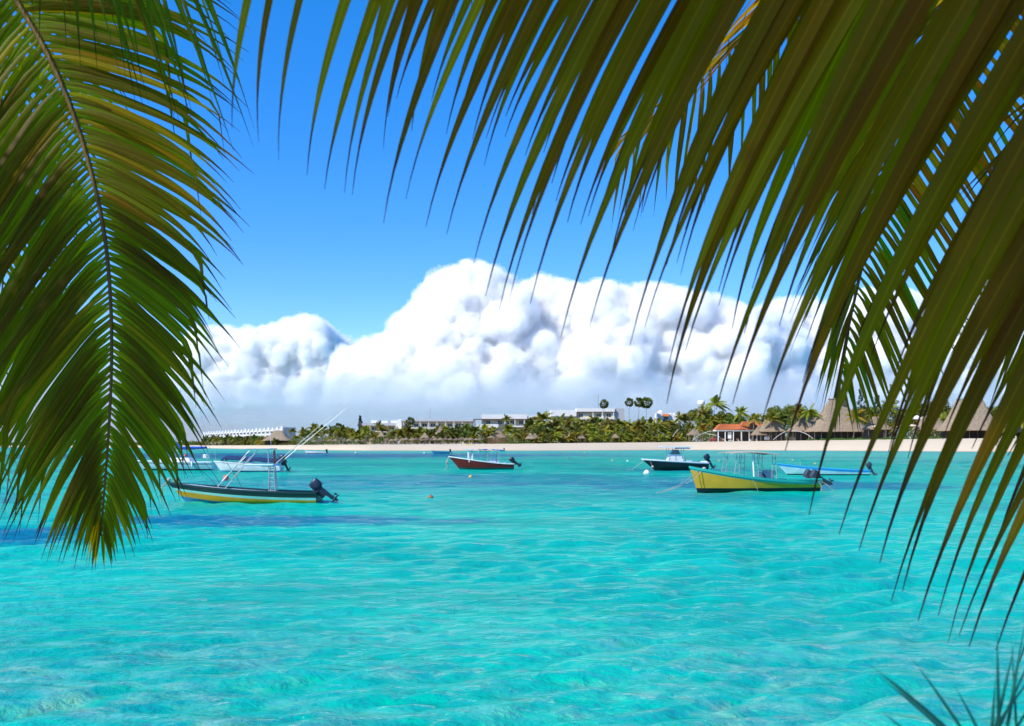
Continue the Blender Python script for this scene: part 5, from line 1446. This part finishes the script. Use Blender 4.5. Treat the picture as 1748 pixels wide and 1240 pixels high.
# white domed villa
B7 = Building('domed_villa', 'white villa with small dome and red tile awning above the palms', 1120, 1158, 95)
B7.box('wall', WHITE, 1121, 1143, 706, None, 0, 10); B7.box('wall', WHITE, 1143, 1157, 708, None, 1.5, 10)
c = B7.X(1129); zt = B7.Z(706); r = 5.4 * B7.k
MB().lathe([(r, 0), (r * .96, r * .35), (r * .75, r * .75), (r * .4, r * .98), (.05, r * 1.08)], 18, off=(c, 4.5, zt - .02)).build('dome', WHITE, B7.root, True)
for x in (1141, 1146, 1152): MB().lathe([(1.0, 0), (.95, .5), (.6, .95), (.1, 1.15)], 10, off=(B7.X(x), 3.0, B7.Z(708) - .02)).build('finial', WHITE, B7.root, True)
B7.window(1133, 1140, 711.5, 717)
MB().loft([np.array([(B7.X(1130.5), y0, z), (B7.X(1142), y0, z), (B7.X(1142), .05, z), (B7.X(1130.5), .05, z)]) for y0, z in ((-1.6, B7.Z(711.2)), (-1.5, B7.Z(710.6)), (-.2, B7.Z(706.9)))], 0, True, True).build('tile_awning', TILE, B7.root)
# rooftop water tank
B8 = Building('water_tank', 'white rooftop water tank peeping above the palm tops', 1189, 1205, 110, 'tank', group=None)
tz = B8.Z(684); MB().lathe([(2.4, tz - 3.0), (2.55, tz - 2.8), (2.55, tz - .5), (2.0, tz - .1), (.6, tz + .12)], 16).build('tank', WHITE, B8.root, True); [MB().tube([(x, y, -.3), (x, y, tz - 2.9)], .18, 6).build('leg', GREYR, B8.root) for x in (-1.8, 1.8) for y in (-1.8, 1.8)]
# tiled restaurant
B9 = Building('tiled_restaurant', 'open beach restaurant with terracotta tile roof and white fascia', 1222, 1306, 52)
B9.box('dark_backing', DARKIN, 1225, 1304, 737, None, 3, 7); B9.box('fascia', WHITE, 1221, 1306, 734.2, 736.3, -.5, 7.4)  # dark backing painted as the shaded opening between the pillars
for a, b, t in ((1222, 1272, 724), (1262, 1306, 719.5)):
    rf = MB().loft([np.array([(B9.X(x0), y0, z), (B9.X(x1), y0, z), (B9.X(x1), 7.4, z), (B9.X(x0), 7.4, z)]) for x0, x1, y0, z in ((a - 1, b, -.9, B9.Z(734)), (a - 1, b, -.9, B9.Z(733.4)), (a + 9, b - 4, 4.5, B9.Z(t)))], 0, True, True).build('roof', TILE, B9.root)
    for q in range(int((b - a) / 2.2)):
        x0 = B9.X(a + q * 2.2 + .6); xm = x0 + (B9.X(a + 9) - B9.X(a - 1)) * (1 - (q * 2.2) / (b - a)) - (4 * B9.k) * (q * 2.2) / (b - a)
        MB().tube([(x0, -.92, B9.Z(733.2) + .05), (xm, 4.4, B9.Z(t) + .05)], .13, 5).build('tile_rib', TILE, rf)
for x in (1226, 1238, 1252, 1266, 1279, 1292, 1303): B9.box('pillar', WHITE, x - .6, x + .6, 736.3, None, -.2, .4)
B9.box('white_panel', WHITE, 1243, 1249, 738, 749, .8, 1.1)
for x in (1229, 1235, 1257, 1283): B9.box('counter', WOODB, x, x + 4, 748, None, .6, 1.6)
# thatch
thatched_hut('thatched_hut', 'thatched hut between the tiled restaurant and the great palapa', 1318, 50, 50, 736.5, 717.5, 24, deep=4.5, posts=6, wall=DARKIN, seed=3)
thatched_hut('thatched_hut', 'small drooping thatch in front of the tiled roof end', 1296, 44, 28, 742, 727, 3, deep=3.5, posts=3, wall=None, seed=4)
# the great palapa: low wing, tall hip with a gablet
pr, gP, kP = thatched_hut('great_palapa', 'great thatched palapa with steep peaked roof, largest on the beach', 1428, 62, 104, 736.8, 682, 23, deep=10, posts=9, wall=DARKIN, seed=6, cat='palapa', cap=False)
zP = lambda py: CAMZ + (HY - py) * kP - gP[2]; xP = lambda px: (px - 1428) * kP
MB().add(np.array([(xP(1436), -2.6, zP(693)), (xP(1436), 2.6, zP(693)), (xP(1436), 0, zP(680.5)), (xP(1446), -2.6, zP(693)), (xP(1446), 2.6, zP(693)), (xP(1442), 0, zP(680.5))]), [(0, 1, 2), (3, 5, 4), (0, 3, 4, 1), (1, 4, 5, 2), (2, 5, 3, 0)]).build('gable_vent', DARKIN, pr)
MB().tube([(xP(1414), 0, zP(682.2)), (xP(1428), 0, zP(681)), (xP(1442.5), 0, zP(680))], .5, 7).build('ridge_cap', THATCH_E, pr)
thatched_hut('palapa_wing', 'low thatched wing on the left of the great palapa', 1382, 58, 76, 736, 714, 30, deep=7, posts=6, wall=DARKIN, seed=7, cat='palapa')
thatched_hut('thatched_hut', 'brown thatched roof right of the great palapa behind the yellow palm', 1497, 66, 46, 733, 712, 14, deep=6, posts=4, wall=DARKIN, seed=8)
thatched_hut('thatched_hut', 'grey thatched roof beside the white canopies', 1588, 60, 54, 733, 711.5, 26, deep=6, posts=5, wall=None, seed=9)
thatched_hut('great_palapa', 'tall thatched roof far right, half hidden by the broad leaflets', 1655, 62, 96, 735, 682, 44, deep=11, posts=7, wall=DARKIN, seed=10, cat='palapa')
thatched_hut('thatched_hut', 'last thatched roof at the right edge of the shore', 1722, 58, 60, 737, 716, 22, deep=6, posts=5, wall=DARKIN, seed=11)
thatched_hut('thatched_hut', 'thatched beach bar with brown stockade wall before the pergola hotel', 849, 56, 34, 747, 736, 10, deep=3.6, posts=3, wall=None, seed=12)
gB = ground(849, 52)
st = tag(empty('stockade_fence', tuple(gB)), 'brown stockade of upright poles under the thatched beach bar', 'fence')
for i in range(34):
    x = (832.5 + i * 1.0 - 849) * gB[1] / F; MB().tube([(x, 0, -.3), (x, 0, 2.9 + .25 * math.sin(i * 1.7))], .14, 6).build('pole', WOODB, st)
thatched_hut('palapa_tower', 'tall conical thatched roof among the palms behind the umbrellas', 751.5, 58, 30, 747, 728.5, 1, deep=4.4, posts=4, wall=None, seed=13)
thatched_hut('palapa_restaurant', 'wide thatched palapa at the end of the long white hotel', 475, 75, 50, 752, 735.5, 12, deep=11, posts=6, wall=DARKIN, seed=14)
for i, (px, w, e, t, lab) in enumerate(((905, 18, 749, 740, 'small round thatch at the left edge of the grove'), (913, 16, 748, 741, 'second small thatch at the left edge of the grove'), (992, 15, 748, 742, 'small thatch low in the middle of the grove'), (1037, 16, 747, 741, 'small thatch right of the grove middle'), (1050, 15, 747, 741.5, 'small thatch among the grove bushes'), (1184, 24, 742, 733, 'thatched kiosk among the palms left of the tiled restaurant'), (963, 14, 748, 742.5, 'half-hidden thatch in the left of the grove'), (651, 12, 745, 738, 'small thatch between trunks before the grey-roofed wing'), (725, 16, 747, 740, 'small thatch left of the conical roof'))):
    thatched_hut('thatched_kiosk', lab, px, 50, w, e, t, 2, posts=2, wall=None, seed=30 + i, cat='thatch kiosk')

# ------------------------------------------------------------------ trees
rr_ = random.Random(21)
for px, t, w, lab, sd in ((1335, 687, 60, 'round leafy tree behind the thatched hut', 1), (1318, 694, 40, 'lower leafy tree left of the round one', 2), (1372, 694, 44, 'leafy tree left of the great palapa roof', 3), (1592, 681, 62, 'dark round leafy tree right of the casuarinas', 4), (1480, 690, 46, 'leafy tree right behind the great palapa', 5), (1640, 690, 60, 'leafy tree behind the tall thatched roof on the right', 6), (1253, 705, 50, 'leafy tree behind the tiled roof', 7), (1700, 692, 60, 'leafy tree behind the last thatched roof', 8), (1196, 692, 46, 'leafy tree below the white water tank', 9), (1232, 700, 44, 'leafy tree right below the tallest palm', 10), (1545, 694, 56, 'leafy tree left of the dark round one on the right', 11), (1735, 688, 56, 'leafy tree at the right edge of the shore', 12), (1425, 698, 60, 'leafy tree behind the great palapa ridge', 13)):
    leafy_tree(px, t, 120 + sd * 4, w, lab, sd)
for px, t, w, lab, sd in ((1470, 656, 26, 'tall wispy casuarina right of the great palapa', 11), (1523, 657, 30, 'tallest wispy casuarina behind the right palms', 12), (1497, 672, 26, 'shorter casuarina between the two tall ones', 13), (615, 709, 13, 'slim casuarina at the corner of the grey-roofed wing', 14)):
    casuarina(px, t, 105, w, lab, sd)
def band(n, x0, x1, t0, t1, d0, d1, kinds, label, group, sc=(.75, 1.1)):
    for i in range(n):
        px = x0 + (x1 - x0) * (i + rr_.uniform(.1, .9)) / n
        k = rr_.random(); d = rr_.uniform(d0, d1)
        palm(px, rr_.uniform(t0, t1), d, rr_.choice(kinds), label, group, rr_.uniform(*sc), rs=rr_)
band(34, 348, 456, 741.5, 747, 55, 80, 'dddg', 'dark palm in the row before the long white hotel', 'palms before the long white hotel', (.9, 1.35))
band(7, 440, 470, 744, 748, 52, 60, 'ygd', 'small yellowish palm left of the wide thatched palapa', 'palms by the wide palapa', (.8, 1.1))
band(20, 496, 600, 724, 740, 55, 95, 'ggd', 'slender beach palm between the wide palapa and the grey-roofed wing', 'palms on the open beach, left')
band(24, 560, 690, 724, 738, 48, 90, 'ggd', 'beach palm standing before the grey-roofed wing', 'palms before the grey-roofed wing')
band(44, 684, 814, 722, 738, 50, 88, 'gggd', 'beach palm standing before the balcony hotel', 'palms before the balcony hotel')
band(13, 800, 905, 720, 736, 52, 78, 'ggy', 'palm standing before the pergola hotel', 'palms before the pergola hotel')
band(26, 900, 1130, 704, 716, 78, 130, 'ggd', 'tall palm in the back rank of the dense grove', 'tall palms of the dense grove', (1.1, 1.5))
band(30, 898, 1150, 714, 727, 60, 92, 'gggy', 'palm in the middle rank of the dense grove', 'middle palms of the dense grove', (1.0, 1.4))
band(34, 900, 1165, 733, 743, 47, 58, 'ggyg', 'low bushy palm at the front edge of the grove', 'low palms at the edge of the grove', (.7, 1.0))
band(16, 1130, 1240, 700, 722, 58, 105, 'ggg', 'palm between the grove and the tiled restaurant', 'palms between grove and restaurant', (1.0, 1.4))
band(10, 1440, 1748, 694, 712, 88, 110, 'ggd', 'palm crown rising behind the right-hand thatched roofs', 'palms behind the right-hand thatched roofs', (1.2, 1.5))
band(8, 1250, 1400, 700, 722, 90, 110, 'gd', 'palm crown rising behind the restaurant roofs', 'palms behind the restaurant roofs', (1.1, 1.4))
for px, t, d, k, sc, lab in ((1033, 683, 110, 'f', 1.55, 'lone tall fan palm over the white roof of the grove hotel'), (1074, 680, 100, 'f', 1.5, 'left of three tall fan palms in a cluster'), (1087, 679.5, 104, 'f', 1.6, 'middle of three tall fan palms in a cluster'), (1102, 679, 100, 'f', 1.9, 'right and thickest of three tall fan palms'),
    (703, 713, 70, 'f', 1.2, 'lone tall palm over the roof of the balcony hotel'), (860, 706, 60, 'g', .8, 'tall slim palm before the white roof of the pergola hotel'), (533, 720, 75, 'g', 1.3, 'tall shaggy palm behind the raised fishing poles'), (576, 723, 70, 'f', 1.2, 'bare-stemmed palm left of the grey-roofed wing'), (642, 718, 66, 'g', .9, 'tall palm before the roof boxes of the grey-roofed wing'), (920, 698, 84, 'g', 1.6, 'big palm at the left end of the grove'),
    (1196, 690, 60, 'g', 1.5, 'palm in front of the white water tank'), (1218, 672, 66, 'g', 1.75, 'tallest palm over the trees left of the tiled restaurant'), (1200, 722, 46, 'y', .95, 'young bright yellow palm on the sand before the restaurant'), (1265, 690, 46, 'g', 1.4, 'leaning palm on the sand before the tiled roof'), (1284, 702, 46, 'g', 1.25, 'palm just right of the leaning one before the tiled roof'), (1312, 700, 45, 'g', 1.3, 'palm before the thatched hut'), (1357, 686, 48, 'g', 1.4, 'palm before the low thatched wing'), (1381, 688, 48, 'g', 1.4, 'palm close to the left of the great palapa'),
    (1456, 694, 48, 'y', 1.5, 'yellow-green palm overlapping the right of the great palapa'), (1512, 678, 62, 'g', 1.6, 'big palm below the casuarinas'), (1532, 715, 48, 'g', 1.1, 'short palm by the beige parasols'), (1745, 692, 46, 'g', 1.6, 'palm at the right edge of the shore'), (1725, 706, 50, 'g', 1.3, 'palm before the last thatched roof')):
    palm(px, t, d, k, lab, 'single palms along the shore', sc, rs=rr_)

# ------------------------------------------------------------------ low greenery
def greenery(name, px0, px1, d0, d1, h_px, n, m, size, label, seed, lumps=40):
    rs = np.random.RandomState(seed); C = []
    for i in range(lumps):
        px = rs.uniform(px0, px1); g = ground(px, rs.uniform(d0, d1)); k = g[1] / F; h = h_px * k * rs.uniform(.5, 1.0)
        C.append((g[0], g[1], g[2] + h * .4, rs.uniform(1.2, 2.6) * (1 if h_px < 12 else 1.8), 1.2, h * .6))
    V, Q = leaf_cloud(C, n, size, seed); o = link_mesh(name, fast_mesh(name, V, Q, m)); tag(o, label, 'plants', kind='stuff')
greenery('beach_creeper', 1380, 1610, 43, 50, 4.0, 5200, HEDGE, .32, 'bright green creeping plants in front of the great palapa', 1, 90)
greenery('beach_creeper', 1115, 1182, 43, 49, 3.0, 1400, HEDGE, .32, 'bright green creeping plants at the right end of the grove', 2, 24)
greenery('beach_creeper', 852, 905, 44, 50, 4.5, 1500, HEDGE, .32, 'bright green creeping plants before the stockade', 3, 24)
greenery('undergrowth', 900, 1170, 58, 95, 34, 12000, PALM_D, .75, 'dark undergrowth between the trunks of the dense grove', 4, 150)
greenery('undergrowth', 1140, 1420, 85, 120, 46, 11000, BROAD, .8, 'dark greenery behind the restaurant and thatched huts', 5, 110)
greenery('undergrowth', 1420, 1800, 85, 120, 46, 11000, BROAD, .8, 'dark greenery behind the right-hand thatched roofs', 6, 110)
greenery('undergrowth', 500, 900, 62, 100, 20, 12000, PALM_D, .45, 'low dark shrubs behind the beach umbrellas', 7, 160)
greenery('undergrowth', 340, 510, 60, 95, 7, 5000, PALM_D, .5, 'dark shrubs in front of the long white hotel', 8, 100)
rs = np.random.RandomState(90); C = []
for i in range(260):
    px = rs.uniform(-700, 345); g = ground(px, rs.uniform(70, 220)); k = g[1] / F; h = np.interp(px, [-700, 40, 150, 345], [7.5, 6.5, 5, 8]) * k * rs.uniform(.6, 1.1); C.append((g[0], g[1], g[2] + h * .3, rs.uniform(8, 18), 5, h * .7))
V, Q = leaf_cloud(C, 14000, 1.3, 90); tag(link_mesh('far_woods', fast_mesh('far_woods', V, Q, PALM_D)), 'low far-off woods on the headland behind the hanging frond', 'woods', kind='stuff')

# ------------------------------------------------------------------ beach life
ORD = 'first second third fourth fifth sixth seventh eighth ninth tenth eleventh twelfth thirteenth fourteenth fifteenth sixteenth seventeenth eighteenth nineteenth twentieth'.split()
def umbrella(px, d, label, s=1.0):
    g = ground(px, d); r = tag(empty('beach_umbrella', tuple(g), rr_.uniform(0, 6)), label, 'umbrella', 'thatched beach umbrellas')
    link_mesh('thatch_top', UMB_T, r, scale=(s, s, s)); link_mesh('pole', UMB_P, r, scale=(s, s, s))
for i in range(20): umbrella(661 + i * 8.4 + rr_.uniform(-1.5, 1.5), 42 + rr_.uniform(-1, 3), f'{ORD[i]} thatched umbrella from the left in the front row before the balcony hotel', rr_.uniform(1.0, 1.22))
for i in range(13): umbrella(664 + i * 13 + rr_.uniform(-3, 3), 52 + rr_.uniform(-2, 3), f'{ORD[i]} thatched umbrella from the left in the back row before the balcony hotel', rr_.uniform(1.05, 1.25))
for i in range(9): umbrella(536 + i * 12.5 + rr_.uniform(-3, 3), 44 + rr_.uniform(-2, 5), f'{ORD[i]} thatched umbrella from the left on the left stretch of beach', rr_.uniform(1.0, 1.2))
LW = mat('lounger_white', (.78, .78, .76), .6, .05, 2); LB = mat('lounger_blue', (.10, .25, .45), .7, .1, 2); LR = mat('towel_red', (.45, .08, .05), .9, .1, 2)
def lounger_meshes():
    a = MB(); a.bx(-.32, .32, 0, 1.3, .32, .40); b = MB(); b.add(np.array([(-.32, 1.28, .36), (.32, 1.28, .36), (.32, 1.85, .85), (-.32, 1.85, .85), (-.32, 1.32, .30), (.32, 1.32, .30), (.32, 1.91, .80), (-.32, 1.91, .80)]), [(0, 1, 2, 3), (7, 6, 5, 4), (0, 4, 5, 1), (1, 5, 6, 2), (2, 6, 7, 3), (3, 7, 4, 0)])
    l = MB(); l.bx(-.03, .03, -.03, .03, 0, .33)
    return [a.mesh('seat', m) for m in (LW, LB)], [b.mesh('backrest', m) for m in (LW, LB)], l.mesh('leg', LW)
LS, LBK, LL = lounger_meshes()
def lounger(px, d, k, label):
    g = ground(px, d); r = tag(empty('sun_lounger', tuple(g), rr_.uniform(1.2, 2.2)), label, 'sun lounger', 'sun loungers on the beach')
    link_mesh('seat', LS[k], r); link_mesh('backrest', LBK[k], r)
    for x in (-.27, .27):
        for y in (.1, 1.2): link_mesh('leg', LL, r, loc=(x, y, 0))
for i in range(30): lounger(640 + i * 6.6 + rr_.uniform(-2, 2), 33 + rr_.uniform(-3, 6), 0, 'white sun lounger on the sand below the thatched umbrellas')
for i in range(14): lounger(664 + i * 12 + rr_.uniform(-3, 3), 43 + rr_.uniform(-2, 4), 1, 'blue sun lounger in the shade of the thatched umbrellas')
for i in range(8): lounger(560 + i * 8 + rr_.uniform(-2, 2), 36 + rr_.uniform(-3, 4), 0, 'white sun lounger on the left stretch of beach')
# people: one continuous skinned figure each
def person_mesh(shirt, seed):
    me = bpy.data.meshes.new('person'); 
    J = [(0, 0, .92), (0, 0, 1.15), (0, 0, 1.42), (0, 0, 1.52), (0, 0, 1.66), (.2, 0, 1.40), (.27, 0, 1.14), (.26, .06, .88), (-.2, 0, 1.40), (-.27, .02, 1.14), (-.25, -.06, .9), (.10, 0, .88), (.12, .05, .48), (.12, .02, .06), (.13, -.12, .03), (-.10, 0, .88), (-.12, -.06, .48), (-.12, -.12, .06), (-.13, -.26, .03)]
    E = [(0, 1), (1, 2), (2, 3), (3, 4), (2, 5), (5, 6), (6, 7), (2, 8), (8, 9), (9, 10), (0, 11), (11, 12), (12, 13), (13, 14), (0, 15), (15, 16), (16, 17), (17, 18)]
    R = [.15, .14, .15, .055, .10, .065, .045, .035, .065, .045, .035, .085, .055, .04, .035, .085, .055, .04, .035]
    me.from_pydata(J, E, []); o = bpy.data.objects.new('tmp_person', me); COL.objects.link(o)
    md = o.modifiers.new('skin', 'SKIN'); o.modifiers.new('sub', 'SUBSURF').levels = 1
    for i, r in enumerate(R): me.skin_vertices[0].data[i].radius = (r, r)
    me.skin_vertices[0].data[0].use_root = True
    dg = bpy.context.evaluated_depsgraph_get(); out = bpy.data.meshes.new_from_object(o.evaluated_get(dg))
    bpy.data.objects.remove(o, do_unlink=True)
    out.materials.clear(); skin = mat('sunny_skin', (.36, .20, .13), .6, .1, 4); hair = mat('dark_hair', (.03, .02, .015), .7, .2, 6); sh = mat('shorts_navy', (.05, .07, .14), .8, .1, 4)
    for m in (skin, shirt, sh, hair): out.materials.append(m)
    for p in out.polygons:
        z = p.center.z; x = abs(p.center.x)
        p.material_index = 3 if z > 1.68 else 1 if (.95 < z < 1.46 and x < .24) else 2 if .6 < z <= .95 and x < .2 else 0
        p.use_smooth = True
    out.name = 'person'; return out
SH_R = mat('shirt_red', (.55, .05, .05), .8, .1, 4); SH_W = mat('shirt_white', (.75, .75, .75), .8, .05, 4); SH_B = mat('shirt_blue', (.06, .16, .4), .8, .1, 4); SH_O = mat('shirt_orange', (.6, .2, .06), .8, .1, 4)
PM = [person_mesh(m, i) for i, m in enumerate((SH_R, SH_W, SH_B, SH_O))]
for px, d, k, lab in ((1171, 48, 0, 'person in a red top standing at the edge of the greenery'), (1231, 47, 3, 'person in an orange top before the tiled restaurant'), (1237, 48, 2, 'person in a blue top before the tiled restaurant'), (1247, 47.5, 0, 'person in red beside the white panel of the restaurant'), (1290, 46, 1, 'person in a white shirt standing on the sand by the thatch'), (1264, 47, 2, 'person in a blue shirt under the tiled roof'),
                      (808, 36, 0, 'person in red walking below the umbrellas'), (694, 38, 3, 'person in an orange top on the sand below the umbrellas'), (585, 38, 1, 'person in a white shirt on the left stretch of beach'), (742, 35, 2, 'person in a blue shirt by the white loungers'), (652, 40, 1, 'person in white at the left end of the umbrellas'), (1560, 47, 1, 'person in a white shirt by the white canopies')):
    tag(link_mesh('person', PM[k], loc=tuple(ground(px, d)), rot=(0, 0, rr_.uniform(0, 6))), lab, 'person', 'people on the far beach')
# beige parasols, white canopies, goal-like white poles, kayaks
BEIGE = mat('beige_canvas', (.62, .50, .34), .85, .08, 2)
for px, w, e, t, lab in ((1497, 18, 728.5, 725.5, 'wide beige parasol right of the great palapa'), (1556, 24, 727.5, 724.5, 'wide beige parasol before the grey thatch'), (1536, 14, 729, 726, 'small beige parasol between the two wide ones')):
    g = ground(px, 48); k = g[1] / F; r = tag(empty('parasol', tuple(g)), lab, 'parasol', 'beige parasols'); zt = CAMZ + (HY - t) * k - g[2]; ze = CAMZ + (HY - e) * k - g[2]
    MB().loft([np.array([(w * k / 2 * a * math.cos(q), w * k / 2 * a * math.sin(q), z) for q in np.arange(8) / 8 * 2 * PI]) for a, z in ((1, ze - .15), (1, ze), (.5, (ze + zt) / 2 + .1), (.04, zt))], 0, True, True).build('canopy', BEIGE, r)
    MB().tube([(0, 0, -.2), (0, 0, zt - .05)], .06, 6).build('pole', POLEW, r)
for px, w, lab in ((1565, 18, 'white pitched canopy left of the grey thatch'), (1584, 16, 'white pitched canopy behind the grey thatch ridge')):
    g = ground(px, 74); k = g[1] / F; r = tag(empty('white_canopy', tuple(g)), lab, 'canopy', 'white canopies'); z0 = CAMZ + (HY - 716) * k - g[2]; z1 = CAMZ + (HY - 709.5) * k - g[2]
    MB().loft([np.array([(-w * k / 2 * a, -3 * a, z), (w * k / 2 * a, -3 * a, z), (w * k / 2 * a, 3 * a, z), (-w * k / 2 * a, 3 * a, z)]) for a, z in ((1, z0), (1, z0 + .3), (.1, z1))], 0, True, True).build('canopy', WHITE, r)
    for sx in (-1, 1): MB().tube([(sx * w * k / 2 * .95, -2.8, -.2), (sx * w * k / 2 * .95, -2.8, z0 + .1)], .07, 6).build('post', POLEW, r)
def pole_frame(pts, label):
    p = [ground(px, 44) for px, _ in pts]; g = p[0]
    r = tag(empty('hammock_frame', tuple(g)), label, 'frame', 'white tube frames on the sand')
    q = []
    for (px, py), gg in zip(pts, p): k = gg[1] / F; q.append(np.array([gg[0] - g[0], gg[1] - g[1], CAMZ + (HY - py) * k - g[2]]))
    MB().tube(spline(q, 14), .10, 6).build('tube', WPLAST, r)
pole_frame([(1180, 754), (1192, 744), (1206, 738), (1214, 736)], 'curved white tube rising over the sand left of the restaurant'); pole_frame([(1208, 741), (1224, 744), (1240, 754)], 'curved white tube descending before the tiled roof')
pole_frame([(1320, 751), (1330, 743), (1340, 737)], 'slanting white tube before the thatched hut'); pole_frame([(1350, 736), (1366, 737), (1378, 742), (1388, 749)], 'curved white tube before the great palapa wing')
pole_frame([(1122, 735), (1134, 742), (1140, 746)], 'slanting white tube at the right of the grove'); pole_frame([(1148, 746), (1152, 740), (1158, 733)], 'thin white tube leaning right beside the grove')
KY = mat('kayak_yellow', (.60, .50, .04), .5, .1, 2)
def kayak(px, d, m, label):
    g = ground(px, d); o = MB().loft([np.array([(x, w * math.cos(a), .22 + .2 * max(-.6, math.sin(a)) + .12 * abs(x / 2) ** 3) for a in np.arange(10) / 10 * 2 * PI]) for x, w in ((-2, .03), (-1.6, .2), (-.8, .38), (0, .42), (.8, .38), (1.6, .2), (2, .03))], 0, True, True).build('kayak', m, None, True, tuple(g))
    tag(o, label, 'kayak')
kayak(800, 26, KY, 'yellow kayak lying on the sand behind the beach boats')
CARR = mat('cart_red', (.35, .03, .05), .5, .1, 2)
def stall(px, d, w, h, m, label, name='beach_cart'):
    g = ground(px, d); r = tag(empty(name, tuple(g)), label, 'cart'); MB().bevel_box((0, 0, h * .62), (w, 1.2, h * .6), .12).build('body', m, r); MB().bevel_box((0, 0, h * .98), (w * .8, 1.0, h * .12), .08).build('lid', m, r)
    for x in (-w * .3, w * .3): MB().tube([(x, -.62, h * .2), (x, -.5, h * .2)], h * .2, 10).build('wheel', P_BLK, r)
stall(1217, 42, 3.2, 1.9, CARR, 'dark red cart on the sand under the young yellow palm'); stall(1309, 46, 3.2, 2.6, WPLAST, 'white cart before the thatched hut')
CH = MB(); CH.bx(-.28, .28, -.28, .28, .42, .48); CHS = CH.mesh('seat', WPLAST); CB = MB(); CB.bx(-.28, .28, .24, .30, .5, 1.0); CHB = CB.mesh('backrest', WPLAST)
for i in range(34):
    px = rr_.choice((rr_.uniform(1520, 1600), rr_.uniform(1690, 1748), rr_.uniform(1230, 1300))); g = ground(px, 46 + rr_.uniform(0, 4))
    lab = 'white plastic chair before the grey thatch' if 1500 < px < 1650 else 'white plastic chair at the right edge of the beach' if px > 1650 else 'white plastic chair at the tiled restaurant'
    r = tag(empty('plastic_chair', tuple(g), rr_.uniform(0, 6)), lab, 'chair', 'white plastic chairs'); link_mesh('seat', CHS, r); link_mesh('backrest', CHB, r)
    for x in (-.24, .24):
        for y in (-.24, .24): link_mesh('leg', LL, r, loc=(x, y, 0), scale=(1, 1, 1.3))
